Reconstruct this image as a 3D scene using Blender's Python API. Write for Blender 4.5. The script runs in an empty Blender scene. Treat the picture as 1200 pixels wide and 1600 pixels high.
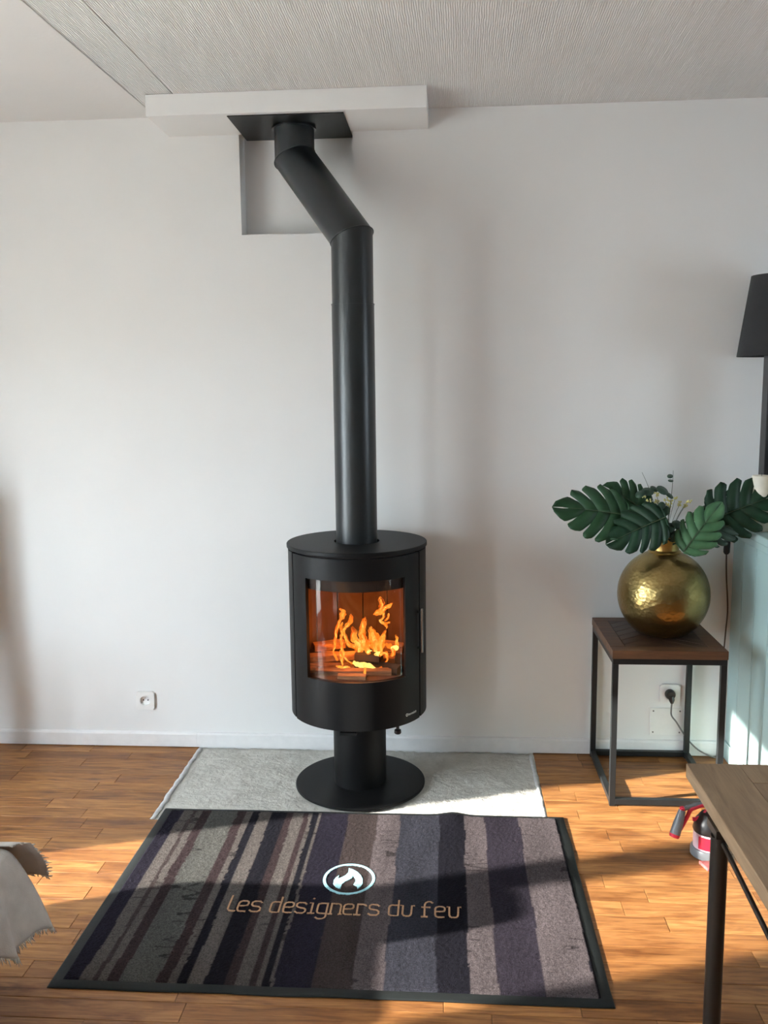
import bpy, bmesh, math, random
from mathutils import Vector, Matrix
random.seed(7)
R_ = math.radians
scene = bpy.context.scene
COL = scene.collection

# ------------------------------------------------------------------ camera
CAM_LOC = Vector((0.0, -3.4994, 1.4854))
CAM_R = Vector((0.99752285, 0.06949497, -0.01089077))
CAM_U = Vector((0.00099613, 0.14085239, 0.99003011))
CAM_F = Vector((-0.0703361, 0.9875885, -0.14043425))
FPX = 1400.0
cd = bpy.data.cameras.new('camera'); cam = bpy.data.objects.new('camera', cd); COL.objects.link(cam)
m = Matrix.Identity(4)
for i in range(3):
    m[i][0] = CAM_R[i]; m[i][1] = CAM_U[i]; m[i][2] = -CAM_F[i]; m[i][3] = CAM_LOC[i]
cam.matrix_world = m
cd.sensor_fit = 'HORIZONTAL'; cd.sensor_width = 36.0; cd.lens = 36.0 * FPX / 1200.0
cd.clip_start = 0.05; cd.clip_end = 200
scene.camera = cam

def at(px, py, y):
    """point of the photographed line of sight (px, py) standing at depth y"""
    d = CAM_F + CAM_R * ((px - 600) / FPX) - CAM_U * ((py - 800) / FPX)
    return CAM_LOC + d * ((y - CAM_LOC.y) / d.y)

# ------------------------------------------------------------------ world, sun, exposure
world = bpy.data.worlds.new('sky'); scene.world = world; world.use_nodes = True
bg = world.node_tree.nodes['Background']
bg.inputs[0].default_value = (0.78, 0.895, 1.0, 1); bg.inputs[1].default_value = 23.5
SUN_DIR = Vector((0.95, 0.31, -0.345)).normalized()
sd = bpy.data.lights.new('sun', 'SUN'); sun = bpy.data.objects.new('sun', sd); COL.objects.link(sun)
sd.energy = 24.0; sd.angle = R_(0.9); sd.color = (1.0, 0.94, 0.86)
sun.location = (-12, -6, 6); sun.rotation_euler = SUN_DIR.to_track_quat('-Z', 'Y').to_euler()
scene.view_settings.view_transform = 'Standard'; scene.view_settings.look = 'None'
scene.view_settings.gamma = 1.0; scene.view_settings.use_curve_mapping = False
scene.view_settings.exposure = 0.36
cy_ = scene.cycles
cy_.use_denoising = True; cy_.max_bounces = 10; cy_.diffuse_bounces = 6; cy_.transparent_max_bounces = 16
cy_.sample_clamp_indirect = 6.0; cy_.caustics_reflective = False; cy_.caustics_refractive = False

LEFT_X, RIGHT_X, BACK_Y, H = -2.6, 3.0, -5.2, 2.5
WIN_A = (-2.46, -1.25, 0.0, 2.2)       # y0, y1, z0, z1 in the left wall
WIN_B = (-4.45, -3.75, 0.0, 2.2)
WIN_C = (-1.55, -1.0, 1.05, 1.85)        # in the right wall
def portal(name, loc, rot, sx, sy):
    l = bpy.data.lights.new(name, 'AREA'); l.shape = 'RECTANGLE'; l.size = sx; l.size_y = sy; l.cycles.is_portal = True
    o = bpy.data.objects.new(name, l); COL.objects.link(o); o.location = loc; o.rotation_euler = rot
for nm, wn in (('portal_a', WIN_A), ('portal_b', WIN_B)):
    portal(nm, (LEFT_X - 0.16, (wn[0] + wn[1]) / 2, (wn[2] + wn[3]) / 2), (0, R_(-90), 0), wn[3] - wn[2], wn[1] - wn[0])
portal('portal_c', (RIGHT_X + 0.16, (WIN_C[0] + WIN_C[1]) / 2, (WIN_C[2] + WIN_C[3]) / 2), (0, R_(90), 0), WIN_C[3] - WIN_C[2], WIN_C[1] - WIN_C[0])

# ------------------------------------------------------------------ helpers
class MB:
    def __init__(s): s.v = []; s.f = []; s.smooth = []
    def add(s, vs, fs, sm=False):
        n = len(s.v); s.v += [tuple(v) for v in vs]
        for f in fs: s.f.append(tuple(i + n for i in f)); s.smooth.append(sm)
        return s
    def box(s, x0, x1, y0, y1, z0, z1, c=0.0):
        if x0 > x1: x0, x1 = x1, x0
        if y0 > y1: y0, y1 = y1, y0
        if z0 > z1: z0, z1 = z1, z0
        if c <= 0:
            vs = [(x, y, z) for z in (z0, z1) for x, y in ((x0, y0), (x1, y0), (x1, y1), (x0, y1))]
            fs = [(3, 2, 1, 0), (4, 5, 6, 7), (0, 1, 5, 4), (1, 2, 6, 5), (2, 3, 7, 6), (3, 0, 4, 7)]
        else:   # chamfered top and bottom
            vs = []
            for z, q in ((z0, c), (z0 + c, 0), (z1 - c, 0), (z1, c)):
                vs += [(x0 + q, y0 + q, z), (x1 - q, y0 + q, z), (x1 - q, y1 - q, z), (x0 + q, y1 - q, z)]
            fs = [(3, 2, 1, 0), (12, 13, 14, 15)]
            for l in range(3):
                for k in range(4):
                    a = l * 4 + k; b = l * 4 + (k + 1) % 4
                    fs.append((a, b, b + 4, a + 4))
        return s.add(vs, fs)
    def prism(s, poly, z0, z1):
        n = len(poly); a = sum(poly[i][0] * poly[(i + 1) % n][1] - poly[(i + 1) % n][0] * poly[i][1] for i in range(n))
        if a < 0: poly = poly[::-1]
        vs = [(x, y, z0) for x, y in poly] + [(x, y, z1) for x, y in poly]
        fs = [tuple(range(n - 1, -1, -1)), tuple(range(n, 2 * n))] + [(i, (i + 1) % n, n + (i + 1) % n, n + i) for i in range(n)]
        return s.add(vs, fs)
    def lathe(s, prof, c=(0, 0, 0), n=48, sm=True, cap=True):
        vs = []; fs = []
        for r, z in prof:
            for k in range(n):
                a = 2 * math.pi * k / n; vs.append((c[0] + r * math.cos(a), c[1] + r * math.sin(a), c[2] + z))
        for j in range(len(prof) - 1):
            for k in range(n):
                k2 = (k + 1) % n; fs.append((j * n + k, j * n + k2, (j + 1) * n + k2, (j + 1) * n + k))
        s.add(vs, fs, sm)
        if cap:
            n0 = len(s.v) - len(vs)
            s.f.append(tuple(n0 + k for k in range(n - 1, -1, -1))); s.smooth.append(False)
            e = n0 + (len(prof) - 1) * n
            s.f.append(tuple(e + k for k in range(n))); s.smooth.append(False)
        return s
    def tube(s, pts, rad, n=12, sm=True, flat=1.0, cap=True):
        pts = [Vector(p) for p in pts]; m_ = len(pts)
        if not hasattr(rad, '__len__'): rad = [rad] * m_
        T = [(pts[min(i + 1, m_ - 1)] - pts[max(i - 1, 0)]).normalized() for i in range(m_)]
        ref = Vector((0, 1, 0)) if abs(T[0].y) < 0.9 else Vector((1, 0, 0))
        A = (ref - T[0] * ref.dot(T[0])).normalized(); vs = []; fs = []
        for i in range(m_):
            A = (A - T[i] * A.dot(T[i])).normalized(); B = T[i].cross(A)
            for k in range(n):
                a = 2 * math.pi * k / n
                vs.append(pts[i] + A * (math.cos(a) * rad[i] * flat) + B * (math.sin(a) * rad[i]))
        for i in range(m_ - 1):
            for k in range(n):
                k2 = (k + 1) % n; fs.append((i * n + k, i * n + k2, (i + 1) * n + k2, (i + 1) * n + k))
        s.add(vs, fs, sm)
        if cap:
            n0 = len(s.v) - len(vs)
            s.f.append(tuple(n0 + k for k in range(n - 1, -1, -1))); s.smooth.append(False)
            e = n0 + (m_ - 1) * n; s.f.append(tuple(e + k for k in range(n))); s.smooth.append(False)
        return s
    def arc(s, c, r0, r1, a0, a1, z0, z1, n=24, sm=True):
        """curved panel; angle 0 faces the camera side (-y), positive towards +x"""
        vs = []; fs = []
        for i in range(n + 1):
            a = R_(a0 + (a1 - a0) * i / n); sx, sy = math.sin(a), -math.cos(a)
            for r, z in ((r0, z0), (r1, z0), (r1, z1), (r0, z1)):
                vs.append((c[0] + r * sx, c[1] + r * sy, z))
        for i in range(n):
            for k in range(4):
                k2 = (k + 1) % 4; fs.append((i * 4 + k, (i + 1) * 4 + k, (i + 1) * 4 + k2, i * 4 + k2))
        fs.append((0, 1, 2, 3)); fs.append((n * 4 + 3, n * 4 + 2, n * 4 + 1, n * 4))
        return s.add(vs, fs, sm)
    def build(s, name, mat=None, parent=None, origin=None, bevel=0.0, auto=True):
        o_ = Vector(origin) if origin is not None else Vector((0, 0, 0))
        me = bpy.data.meshes.new(name)
        me.from_pydata([tuple(Vector(v) - o_) for v in s.v], [], s.f); me.update()
        me.polygons.foreach_set('use_smooth', [bool(q) for q in s.smooth])
        if mat: me.materials.append(mat)
        o = bpy.data.objects.new(name, me); COL.objects.link(o); o.location = o_
        if parent:
            o.parent = parent; o.location = o_ - abs_loc(parent)
        if bevel > 0:
            b = o.modifiers.new('bevel', 'BEVEL'); b.width = bevel; b.segments = 2; b.limit_method = 'ANGLE'; b.angle_limit = R_(40)
        if any(s.smooth) and auto:
            bm = bmesh.new(); bm.from_mesh(me); bm.normal_update()
            bmesh.ops.recalc_face_normals(bm, faces=bm.faces)
            for e in bm.edges:
                if len(e.link_faces) == 2 and e.calc_face_angle(0) > R_(38): e.smooth = False
            bm.to_mesh(me); bm.free()
        else:
            bm = bmesh.new(); bm.from_mesh(me); bmesh.ops.recalc_face_normals(bm, faces=bm.faces); bm.to_mesh(me); bm.free()
        return o
def abs_loc(o):
    v = Vector(o.location)
    while o.parent: o = o.parent; v += o.location
    return v
def tag(o, label, cat=None, group=None, kind=None):
    o['label'] = label
    if cat: o['category'] = cat
    if group: o['group'] = group
    if kind: o['kind'] = kind
    return o
def thing(name, loc, label, cat, group=None):
    o = bpy.data.objects.new(name, None); COL.objects.link(o); o.location = loc; o.empty_display_size = 0.05
    return tag(o, label, cat, group)
def boxobj(name, dims, mat, parent=None, bevel=0.0, c=0.0):
    return MB().box(*dims, c=c).build(name, mat, parent, bevel=bevel)

# ------------------------------------------------------------------ materials
def new_mat(name):
    mt = bpy.data.materials.new(name); mt.use_nodes = True
    nt = mt.node_tree; return mt, nt, nt.nodes['Principled BSDF']
def N(nt, t, **kw):
    n = nt.nodes.new(t)
    for k, v in kw.items():
        if k.startswith('i_'): n.inputs[int(k[2:]) if k[2:].isdigit() else k[2:].replace('_', ' ')].default_value = v
        else: setattr(n, k, v)
    return n
def noise(nt, vec, scale, detail=3, rough=0.5, dist=0.0):
    n = N(nt, 'ShaderNodeTexNoise'); n.inputs['Scale'].default_value = scale; n.inputs['Detail'].default_value = detail
    n.inputs['Roughness'].default_value = rough; n.inputs['Distortion'].default_value = dist
    nt.links.new(vec, n.inputs['Vector']); return n
def ramp(nt, fac, stops, interp='LINEAR'):
    r = N(nt, 'ShaderNodeValToRGB'); r.color_ramp.interpolation = interp; el = r.color_ramp.elements
    while len(el) < len(stops): el.new(0.5)
    for e, (p, c) in zip(el, stops): e.position = p; e.color = (*c, 1)
    nt.links.new(fac, r.inputs[0]); return r
def mapping(nt, vec, scale=(1, 1, 1), loc=(0, 0, 0), rot=(0, 0, 0)):
    mp = N(nt, 'ShaderNodeMapping'); mp.inputs['Scale'].default_value = scale; mp.inputs['Location'].default_value = loc
    mp.inputs['Rotation'].default_value = rot; nt.links.new(vec, mp.inputs[0]); return mp.outputs[0]
def bump(nt, bsdf, height, strength, dist=0.01):
    b = N(nt, 'ShaderNodeBump'); b.inputs['Strength'].default_value = strength; b.inputs['Distance'].default_value = dist
    nt.links.new(height, b.inputs['Height'])
    old = bsdf.inputs['Normal'].links
    if old: nt.links.new(old[0].from_socket, b.inputs['Normal'])
    nt.links.new(b.outputs[0], bsdf.inputs['Normal'])
def pos(nt): return N(nt, 'ShaderNodeNewGeometry').outputs['Position']
def objco(nt): return N(nt, 'ShaderNodeTexCoord').outputs['Object']
def simple(name, col, rough=0.5, metal=0.0, var=0.08, scale=30, bmp=0.0, bscale=200, spec=0.5, coat=0.0):
    mt, nt, b = new_mat(name)
    p = pos(nt); n = noise(nt, p, scale, 4)
    lo = tuple(c * (1 - var) for c in col); hi = tuple(min(1, c * (1 + var)) for c in col)
    r = ramp(nt, n.outputs[0], [(0.3, lo), (0.7, hi)]); nt.links.new(r.outputs[0], b.inputs['Base Color'])
    b.inputs['Roughness'].default_value = rough; b.inputs['Metallic'].default_value = metal
    b.inputs['Specular IOR Level'].default_value = spec; b.inputs['Coat Weight'].default_value = coat
    if bmp > 0: bump(nt, b, noise(nt, p, bscale, 3).outputs[0], bmp, 0.002)
    return mt

def wall_mat():
    mt, nt, b = new_mat('white_wall_paint'); p = pos(nt)
    n = noise(nt, p, 1.3, 4, 0.6)
    r = ramp(nt, n.outputs[0], [(0.3, (0.80, 0.80, 0.79)), (0.7, (0.84, 0.84, 0.83))]); nt.links.new(r.outputs[0], b.inputs['Base Color'])
    b.inputs['Roughness'].default_value = 0.62; b.inputs['Specular IOR Level'].default_value = 0.3
    bump(nt, b, noise(nt, mapping(nt, p, (2.6, 1, 0.5)), 1.6, 3, 0.45).outputs[0], 0.35, 0.02)
    bump(nt, b, noise(nt, p, 45, 4).outputs[0], 0.08, 0.004)
    return mt
def ceiling_mat(name, paper):
    mt, nt, b = new_mat(name); p = pos(nt)
    n = noise(nt, p, 2.0, 3)
    r = ramp(nt, n.outputs[0], [(0.3, (0.71, 0.70, 0.69)), (0.7, (0.75, 0.74, 0.73))]); nt.links.new(r.outputs[0], b.inputs['Base Color'])
    b.inputs['Roughness'].default_value = 0.8; b.inputs['Specular IOR Level'].default_value = 0.2
    if paper:
        w = N(nt, 'ShaderNodeTexWave'); w.wave_type = 'BANDS'; w.bands_direction = 'X'
        w.inputs['Scale'].default_value = 48; w.inputs['Distortion'].default_value = 3.5; w.inputs['Detail'].default_value = 2; w.inputs['Detail Scale'].default_value = 1.5
        nt.links.new(mapping(nt, p, (1, 0.22, 1), rot=(0, 0, R_(4))), w.inputs['Vector'])
        bump(nt, b, w.outputs['Fac'], 0.55, 0.003)
    bump(nt, b, noise(nt, p, 60, 3).outputs[0], 0.15, 0.004)
    return mt
def plank_mat():
    mt, nt, b = new_mat('oiled_oak_plank'); p = pos(nt)
    oi = N(nt, 'ShaderNodeObjectInfo')
    off = N(nt, 'ShaderNodeVectorMath', operation='SCALE'); cmb = N(nt, 'ShaderNodeCombineXYZ')
    for k in range(3): nt.links.new(oi.outputs['Random'], cmb.inputs[k])
    nt.links.new(cmb.outputs[0], off.inputs[0]); off.inputs['Scale'].default_value = 37.0
    ad = N(nt, 'ShaderNodeVectorMath', operation='ADD'); nt.links.new(p, ad.inputs[0]); nt.links.new(off.outputs[0], ad.inputs[1])
    g1 = noise(nt, mapping(nt, ad.outputs[0], (1.6, 14, 6)), 3.0, 6, 0.6, 1.2)
    g2 = noise(nt, mapping(nt, ad.outputs[0], (4, 90, 30)), 2.0, 4, 0.6)
    mx = N(nt, 'ShaderNodeMath', operation='MULTIPLY_ADD'); mx.inputs[1].default_value = 0.35; nt.links.new(g2.outputs[0], mx.inputs[0])
    sc = N(nt, 'ShaderNodeMath', operation='MULTIPLY'); sc.inputs[1].default_value = 0.65; nt.links.new(g1.outputs[0], sc.inputs[0]); nt.links.new(sc.outputs[0], mx.inputs[2])
    c1 = ramp(nt, mx.outputs[0], [(0.30, (0.085, 0.032, 0.0105)), (0.46, (0.245, 0.108, 0.034)), (0.60, (0.37, 0.182, 0.062)), (0.75, (0.46, 0.25, 0.096))])
    tint = ramp(nt, oi.outputs['Random'], [(0.0, (0.72, 0.62, 0.52)), (0.35, (1.0, 0.92, 0.86)), (0.7, (1.12, 1.08, 1.0)), (1.0, (0.86, 0.80, 0.78))])
    mu = N(nt, 'ShaderNodeMix', data_type='RGBA', blend_type='MULTIPLY'); mu.inputs[0].default_value = 1.0
    nt.links.new(c1.outputs[0], mu.inputs[6]); nt.links.new(tint.outputs[0], mu.inputs[7])
    # worn, darker stains
    st = noise(nt, mapping(nt, p, (3, 7, 1)), 1.6, 4, 0.6, 0.5)
    sr = ramp(nt, st.outputs[0], [(0.33, (0.62, 0.52, 0.46)), (0.47, (1, 1, 1))])
    m2 = N(nt, 'ShaderNodeMix', data_type='RGBA', blend_type='MULTIPLY'); m2.inputs[0].default_value = 0.8
    nt.links.new(mu.outputs[2], m2.inputs[6]); nt.links.new(sr.outputs[0], m2.inputs[7])
    nt.links.new(m2.outputs[2], b.inputs['Base Color'])
    rr = ramp(nt, st.outputs[0], [(0.3, (0.40,) * 3), (0.7, (0.55,) * 3)]); nt.links.new(rr.outputs[0], b.inputs['Roughness'])
    b.inputs['Specular IOR Level'].default_value = 0.45
    bump(nt, b, mx.outputs[0], 0.25, 0.0015)
    return mt
def wood_mat(name, lo, mid, hi, axis='x', rough=0.5, scale=1.0):
    mt, nt, b = new_mat(name); p = pos(nt); oi = N(nt, 'ShaderNodeObjectInfo')
    cmb = N(nt, 'ShaderNodeCombineXYZ')
    for k in range(3): nt.links.new(oi.outputs['Random'], cmb.inputs[k])
    off = N(nt, 'ShaderNodeVectorMath', operation='MULTIPLY_ADD'); nt.links.new(cmb.outputs[0], off.inputs[0]); off.inputs[1].default_value = (13, 17, 11); nt.links.new(p, off.inputs[2])
    s = (3, 30, 30) if axis == 'x' else (30, 3, 30)
    g = noise(nt, mapping(nt, off.outputs[0], tuple(q * scale for q in s)), 1.5, 6, 0.6, 0.8)
    r = ramp(nt, g.outputs[0], [(0.3, lo), (0.5, mid), (0.72, hi)]); nt.links.new(r.outputs[0], b.inputs['Base Color'])
    b.inputs['Roughness'].default_value = rough
    bump(nt, b, g.outputs[0], 0.2, 0.002)
    return mt
def concrete_mat():
    mt, nt, b = new_mat('rough_concrete'); p = pos(nt)
    n = noise(nt, p, 9, 6, 0.65); r = ramp(nt, n.outputs[0], [(0.3, (0.54, 0.52, 0.47)), (0.55, (0.68, 0.66, 0.605)), (0.75, (0.78, 0.76, 0.71))])
    nt.links.new(r.outputs[0], b.inputs['Base Color']); b.inputs['Roughness'].default_value = 0.92; b.inputs['Specular IOR Level'].default_value = 0.15
    bump(nt, b, noise(nt, p, 90, 6, 0.7).outputs[0], 1.0, 0.010)
    return mt
def brass_mat():
    mt, nt, b = new_mat('hammered_brass'); p = objco(nt)
    v = N(nt, 'ShaderNodeTexVoronoi'); v.inputs['Scale'].default_value = 75; nt.links.new(mapping(nt, p, (1, 1, 1.25)), v.inputs['Vector'])
    n = noise(nt, p, 7, 4); r = ramp(nt, n.outputs[0], [(0.3, (0.25, 0.18, 0.065)), (0.7, (0.36, 0.265, 0.105))])
    nt.links.new(r.outputs[0], b.inputs['Base Color']); b.inputs['Metallic'].default_value = 1.0; b.inputs['Roughness'].default_value = 0.30
    bump(nt, b, v.outputs['Distance'], 0.22, 0.005)
    return mt
def leaf_mat(name, lo, hi):
    mt, nt, b = new_mat(name); p = objco(nt)
    n = noise(nt, p, 18, 3); r = ramp(nt, n.outputs[0], [(0.3, lo), (0.7, hi)]); nt.links.new(r.outputs[0], b.inputs['Base Color'])
    b.inputs['Roughness'].default_value = 0.45; b.inputs['Specular IOR Level'].default_value = 0.22
    bump(nt, b, noise(nt, p, 60, 2).outputs[0], 0.15, 0.003)
    return mt
def glass_mat(name, tint=(1, 1, 1), rough=0.02, fac=0.0):
    mt = bpy.data.materials.new(name); mt.use_nodes = True; nt = mt.node_tree; nt.nodes.clear()
    out = N(nt, 'ShaderNodeOutputMaterial'); mix = N(nt, 'ShaderNodeMixShader'); tr = N(nt, 'ShaderNodeBsdfTransparent'); gl = N(nt, 'ShaderNodeBsdfGlossy')
    fr = N(nt, 'ShaderNodeFresnel'); fr.inputs[0].default_value = 1.5
    tr.inputs[0].default_value = (*tint, 1); gl.inputs['Roughness'].default_value = rough
    # only the outer skin of the slab reflects: an unbent ray leaving it must not meet total internal reflection
    ge = N(nt, 'ShaderNodeNewGeometry'); sb = N(nt, 'ShaderNodeMath', operation='SUBTRACT'); sb.inputs[0].default_value = 1.0; nt.links.new(ge.outputs['Backfacing'], sb.inputs[1])
    ml = N(nt, 'ShaderNodeMath', operation='MULTIPLY'); nt.links.new(fr.outputs[0], ml.inputs[0]); nt.links.new(sb.outputs[0], ml.inputs[1])
    nt.links.new(ml.outputs[0], mix.inputs[0]); nt.links.new(tr.outputs[0], mix.inputs[1]); nt.links.new(gl.outputs[0], mix.inputs[2]); nt.links.new(mix.outputs[0], out.inputs[0])
    return mt
def flame_mat():
    mt = bpy.data.materials.new('flame'); mt.use_nodes = True; nt = mt.node_tree; nt.nodes.clear()
    out = N(nt, 'ShaderNodeOutputMaterial'); mix = N(nt, 'ShaderNodeMixShader'); tr = N(nt, 'ShaderNodeBsdfTransparent'); em = N(nt, 'ShaderNodeEmission')
    p = pos(nt); n = noise(nt, mapping(nt, p, (1, 1, 0.45)), 34, 3, 0.6, 1.0)
    c = ramp(nt, n.outputs[0], [(0.25, (0.60, 0.06, 0.004)), (0.45, (0.95, 0.17, 0.012)), (0.62, (1.0, 0.33, 0.04)), (0.78, (1.0, 0.55, 0.14))])
    nt.links.new(c.outputs[0], em.inputs[0]); em.inputs[1].default_value = 1.5
    n2 = noise(nt, mapping(nt, p, (1, 1, 0.35), loc=(3, 1, 2)), 48, 3, 0.6, 0.8)
    a = ramp(nt, n2.outputs[0], [(0.34, (0.10,) * 3), (0.58, (0.85,) * 3)])
    nt.links.new(a.outputs[0], mix.inputs[0]); nt.links.new(tr.outputs[0], mix.inputs[1]); nt.links.new(em.outputs[0], mix.inputs[2]); nt.links.new(mix.outputs[0], out.inputs[0])
    return mt
def emit_mat(name, col, s):
    mt = bpy.data.materials.new(name); mt.use_nodes = True; nt = mt.node_tree; nt.nodes.clear()
    out = N(nt, 'ShaderNodeOutputMaterial'); em = N(nt, 'ShaderNodeEmission'); em.inputs[1].default_value = s
    n = noise(nt, pos(nt), 90, 3); c = ramp(nt, n.outputs[0], [(0.3, tuple(q * 0.6 for q in col)), (0.6, col)]); nt.links.new(c.outputs[0], em.inputs[0])
    nt.links.new(em.outputs[0], out.inputs[0]); return mt
def pile_mat():
    mt, nt, b = new_mat('mat_pile'); at_ = N(nt, 'ShaderNodeAttribute', attribute_name='pattern'); p = pos(nt)
    n = noise(nt, p, 260, 3, 0.7); r = ramp(nt, n.outputs[0], [(0.3, (0.45,) * 3), (0.7, (1.55,) * 3)])
    mu = N(nt, 'ShaderNodeMix', data_type='RGBA', blend_type='MULTIPLY'); mu.inputs[0].default_value = 1.0
    nt.links.new(at_.outputs['Color'], mu.inputs[6]); nt.links.new(r.outputs[0], mu.inputs[7]); nt.links.new(mu.outputs[2], b.inputs['Base Color'])
    b.inputs['Roughness'].default_value = 0.95; b.inputs['Specular IOR Level'].default_value = 0.1
    bump(nt, b, noise(nt, p, 420, 3, 0.7).outputs[0], 0.9, 0.004)
    return mt
def pipe_mat(name, col, rough, spec=0.28):
    mt, nt, b = new_mat(name); p = pos(nt); n = noise(nt, p, 3, 3)
    r = ramp(nt, n.outputs[0], [(0.3, tuple(c * 0.85 for c in col)), (0.7, tuple(c * 1.15 for c in col))]); nt.links.new(r.outputs[0], b.inputs['Base Color'])
    b.inputs['Roughness'].default_value = rough; b.inputs['Specular IOR Level'].default_value = spec
    bump(nt, b, noise(nt, p, 700, 2).outputs[0], 0.12, 0.0008)
    return mt

M = {}
M['wall'] = wall_mat(); M['far_wall'] = simple('bounce_cut_wall_paint', (0.20, 0.22, 0.24), 0.7, var=0.03, scale=2); M['ceil_paper'] = ceiling_mat('ceiling_paper', True); M['ceil'] = ceiling_mat('ceiling_paint', False)  # far_wall: invented dark tone on unseen walls, cuts warm bounce and fill
M['plank'] = plank_mat(); M['subfloor'] = simple('subfloor', (0.05, 0.03, 0.02), 0.9)
M['concrete'] = concrete_mat(); M['mortar'] = simple('mortar', (0.52, 0.52, 0.51), 0.9, var=0.2, bmp=0.8, bscale=90)
M['trim'] = simple('white_gloss_trim', (0.82, 0.82, 0.82), 0.4, var=0.03)
M['plastic'] = simple('white_plastic', (0.84, 0.84, 0.82), 0.3, var=0.02)
M['black_pl'] = simple('black_plastic', (0.012, 0.012, 0.013), 0.35)
M['dark'] = simple('dark_hole', (0.008, 0.008, 0.008), 0.8)
M['steel'] = pipe_mat('black_stove_steel', (0.0062, 0.0063, 0.0066), 0.5, 0.2)
M['pipe'] = pipe_mat('black_flue_enamel', (0.012, 0.0145, 0.0155), 0.33, 0.5)
M['plate'] = pipe_mat('black_ceiling_plate', (0.010, 0.011, 0.011), 0.42)
M['chrome'] = simple('brushed_chrome', (0.55, 0.55, 0.55), 0.28, 1.0, var=0.03)
M['handle'] = simple('dark_polished_steel', (0.32, 0.32, 0.325), 0.25, 1.0, var=0.03)
M['glass'] = glass_mat('stove_glass', (0.93, 0.90, 0.88), 0.03)
M['pane'] = glass_mat('window_glass', (0.97, 0.98, 0.98), 0.0)
M['brick'] = simple('vermiculite', (0.105, 0.062, 0.042), 0.9, var=0.15, scale=20)
M['log'] = wood_mat('split_firewood', (0.10, 0.045, 0.02), (0.30, 0.15, 0.07), (0.50, 0.28, 0.14), 'x', 0.8)
M['char'] = simple('charred_wood', (0.03, 0.02, 0.016), 0.9)
M['flame'] = flame_mat(); M['heart'] = emit_mat('flame_heart', (1.0, 0.50, 0.09), 1.5); M['core'] = emit_mat('flame_core', (1.0, 0.62, 0.14), 2.2); M['ember'] = emit_mat('ember', (1.0, 0.22, 0.02), 1.2)
M['brass'] = brass_mat()
M['brass_s'] = simple('smooth_brass', (0.42, 0.29, 0.10), 0.28, 1.0, var=0.05)
M['tframe'] = simple('black_table_steel', (0.013, 0.015, 0.016), 0.42, spec=0.35)
M['ttop'] = wood_mat('dark_walnut', (0.026, 0.012, 0.007), (0.056, 0.027, 0.015), (0.086, 0.042, 0.023), 'x', 0.5)
M['tedge'] = wood_mat('walnut_edge', (0.062, 0.027, 0.013), (0.10, 0.044, 0.02), (0.14, 0.062, 0.028), 'x', 0.5)
M['ctop'] = wood_mat('mango_wood', (0.17, 0.105, 0.058), (0.24, 0.155, 0.088), (0.31, 0.205, 0.12), 'y', 0.5)
M['teal'] = simple('pale_teal_lacquer', (0.40, 0.56, 0.55), 0.24, var=0.04, scale=5)
M['shade'] = simple('black_linen', (0.018, 0.018, 0.020), 0.9, bmp=0.5, bscale=500)
M['wax'] = simple('ivory_wax', (0.78, 0.74, 0.63), 0.5)
M['cord_brown'] = simple('brown_cord', (0.085, 0.062, 0.05), 0.6)
M['cord_grey'] = simple('grey_cord', (0.14, 0.13, 0.125), 0.5)
M['leaf_d'] = leaf_mat('monstera_dark', (0.006, 0.024, 0.011), (0.014, 0.045, 0.022))
M['leaf_m'] = leaf_mat('monstera_mid', (0.013, 0.044, 0.017), (0.025, 0.072, 0.031))
M['leaf_l'] = leaf_mat('monstera_light', (0.042, 0.115, 0.05), (0.072, 0.165, 0.078))
M['leaf_g'] = leaf_mat('monstera_grey', (0.035, 0.06, 0.045), (0.06, 0.10, 0.075))
M['euca'] = leaf_mat('eucalyptus', (0.02, 0.045, 0.03), (0.045, 0.085, 0.055))
M['stem'] = simple('stem_green', (0.04, 0.065, 0.03), 0.6)
M['yellow'] = simple('pale_yellow_bloom', (0.60, 0.55, 0.22), 0.8)
M['rubber'] = simple('black_rubber', (0.010, 0.0125, 0.0125), 0.6, bmp=0.2, bscale=120, spec=0.25)
M['pile'] = pile_mat()
M['letter'] = simple('tan_yarn', (0.36, 0.20, 0.105), 0.95, var=0.3, scale=300, bmp=0.8, bscale=600)
M['emblem'] = simple('pale_blue_yarn', (0.30, 0.56, 0.62), 0.95, var=0.15, scale=300, bmp=0.8, bscale=600)
M['throw'] = simple('offwhite_woven_throw', (0.62, 0.60, 0.57), 0.95, bmp=0.5, bscale=450)
M['sofa'] = simple('grey_sofa_fabric', (0.45, 0.44, 0.42), 0.95, bmp=0.4, bscale=300)
M['red'] = simple('red_plastic', (0.62, 0.025, 0.06), 0.3, var=0.03)
M['grey_pl'] = simple('grey_plastic', (0.16, 0.17, 0.18), 0.35)
M['pinkwhite'] = simple('white_pink_plastic', (0.75, 0.55, 0.60), 0.25)
M['coffee_leg'] = simple('dark_bronze_steel', (0.030, 0.024, 0.019), 0.35, 0.4)
M['ground'] = simple('bounce_ground_paving', (0.66, 0.64, 0.60), 0.9)  # kept pale to throw more light on the upper wall and ceiling

# ------------------------------------------------------------------ structure
def structure(o, label): return tag(o, label, kind='structure')
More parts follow.
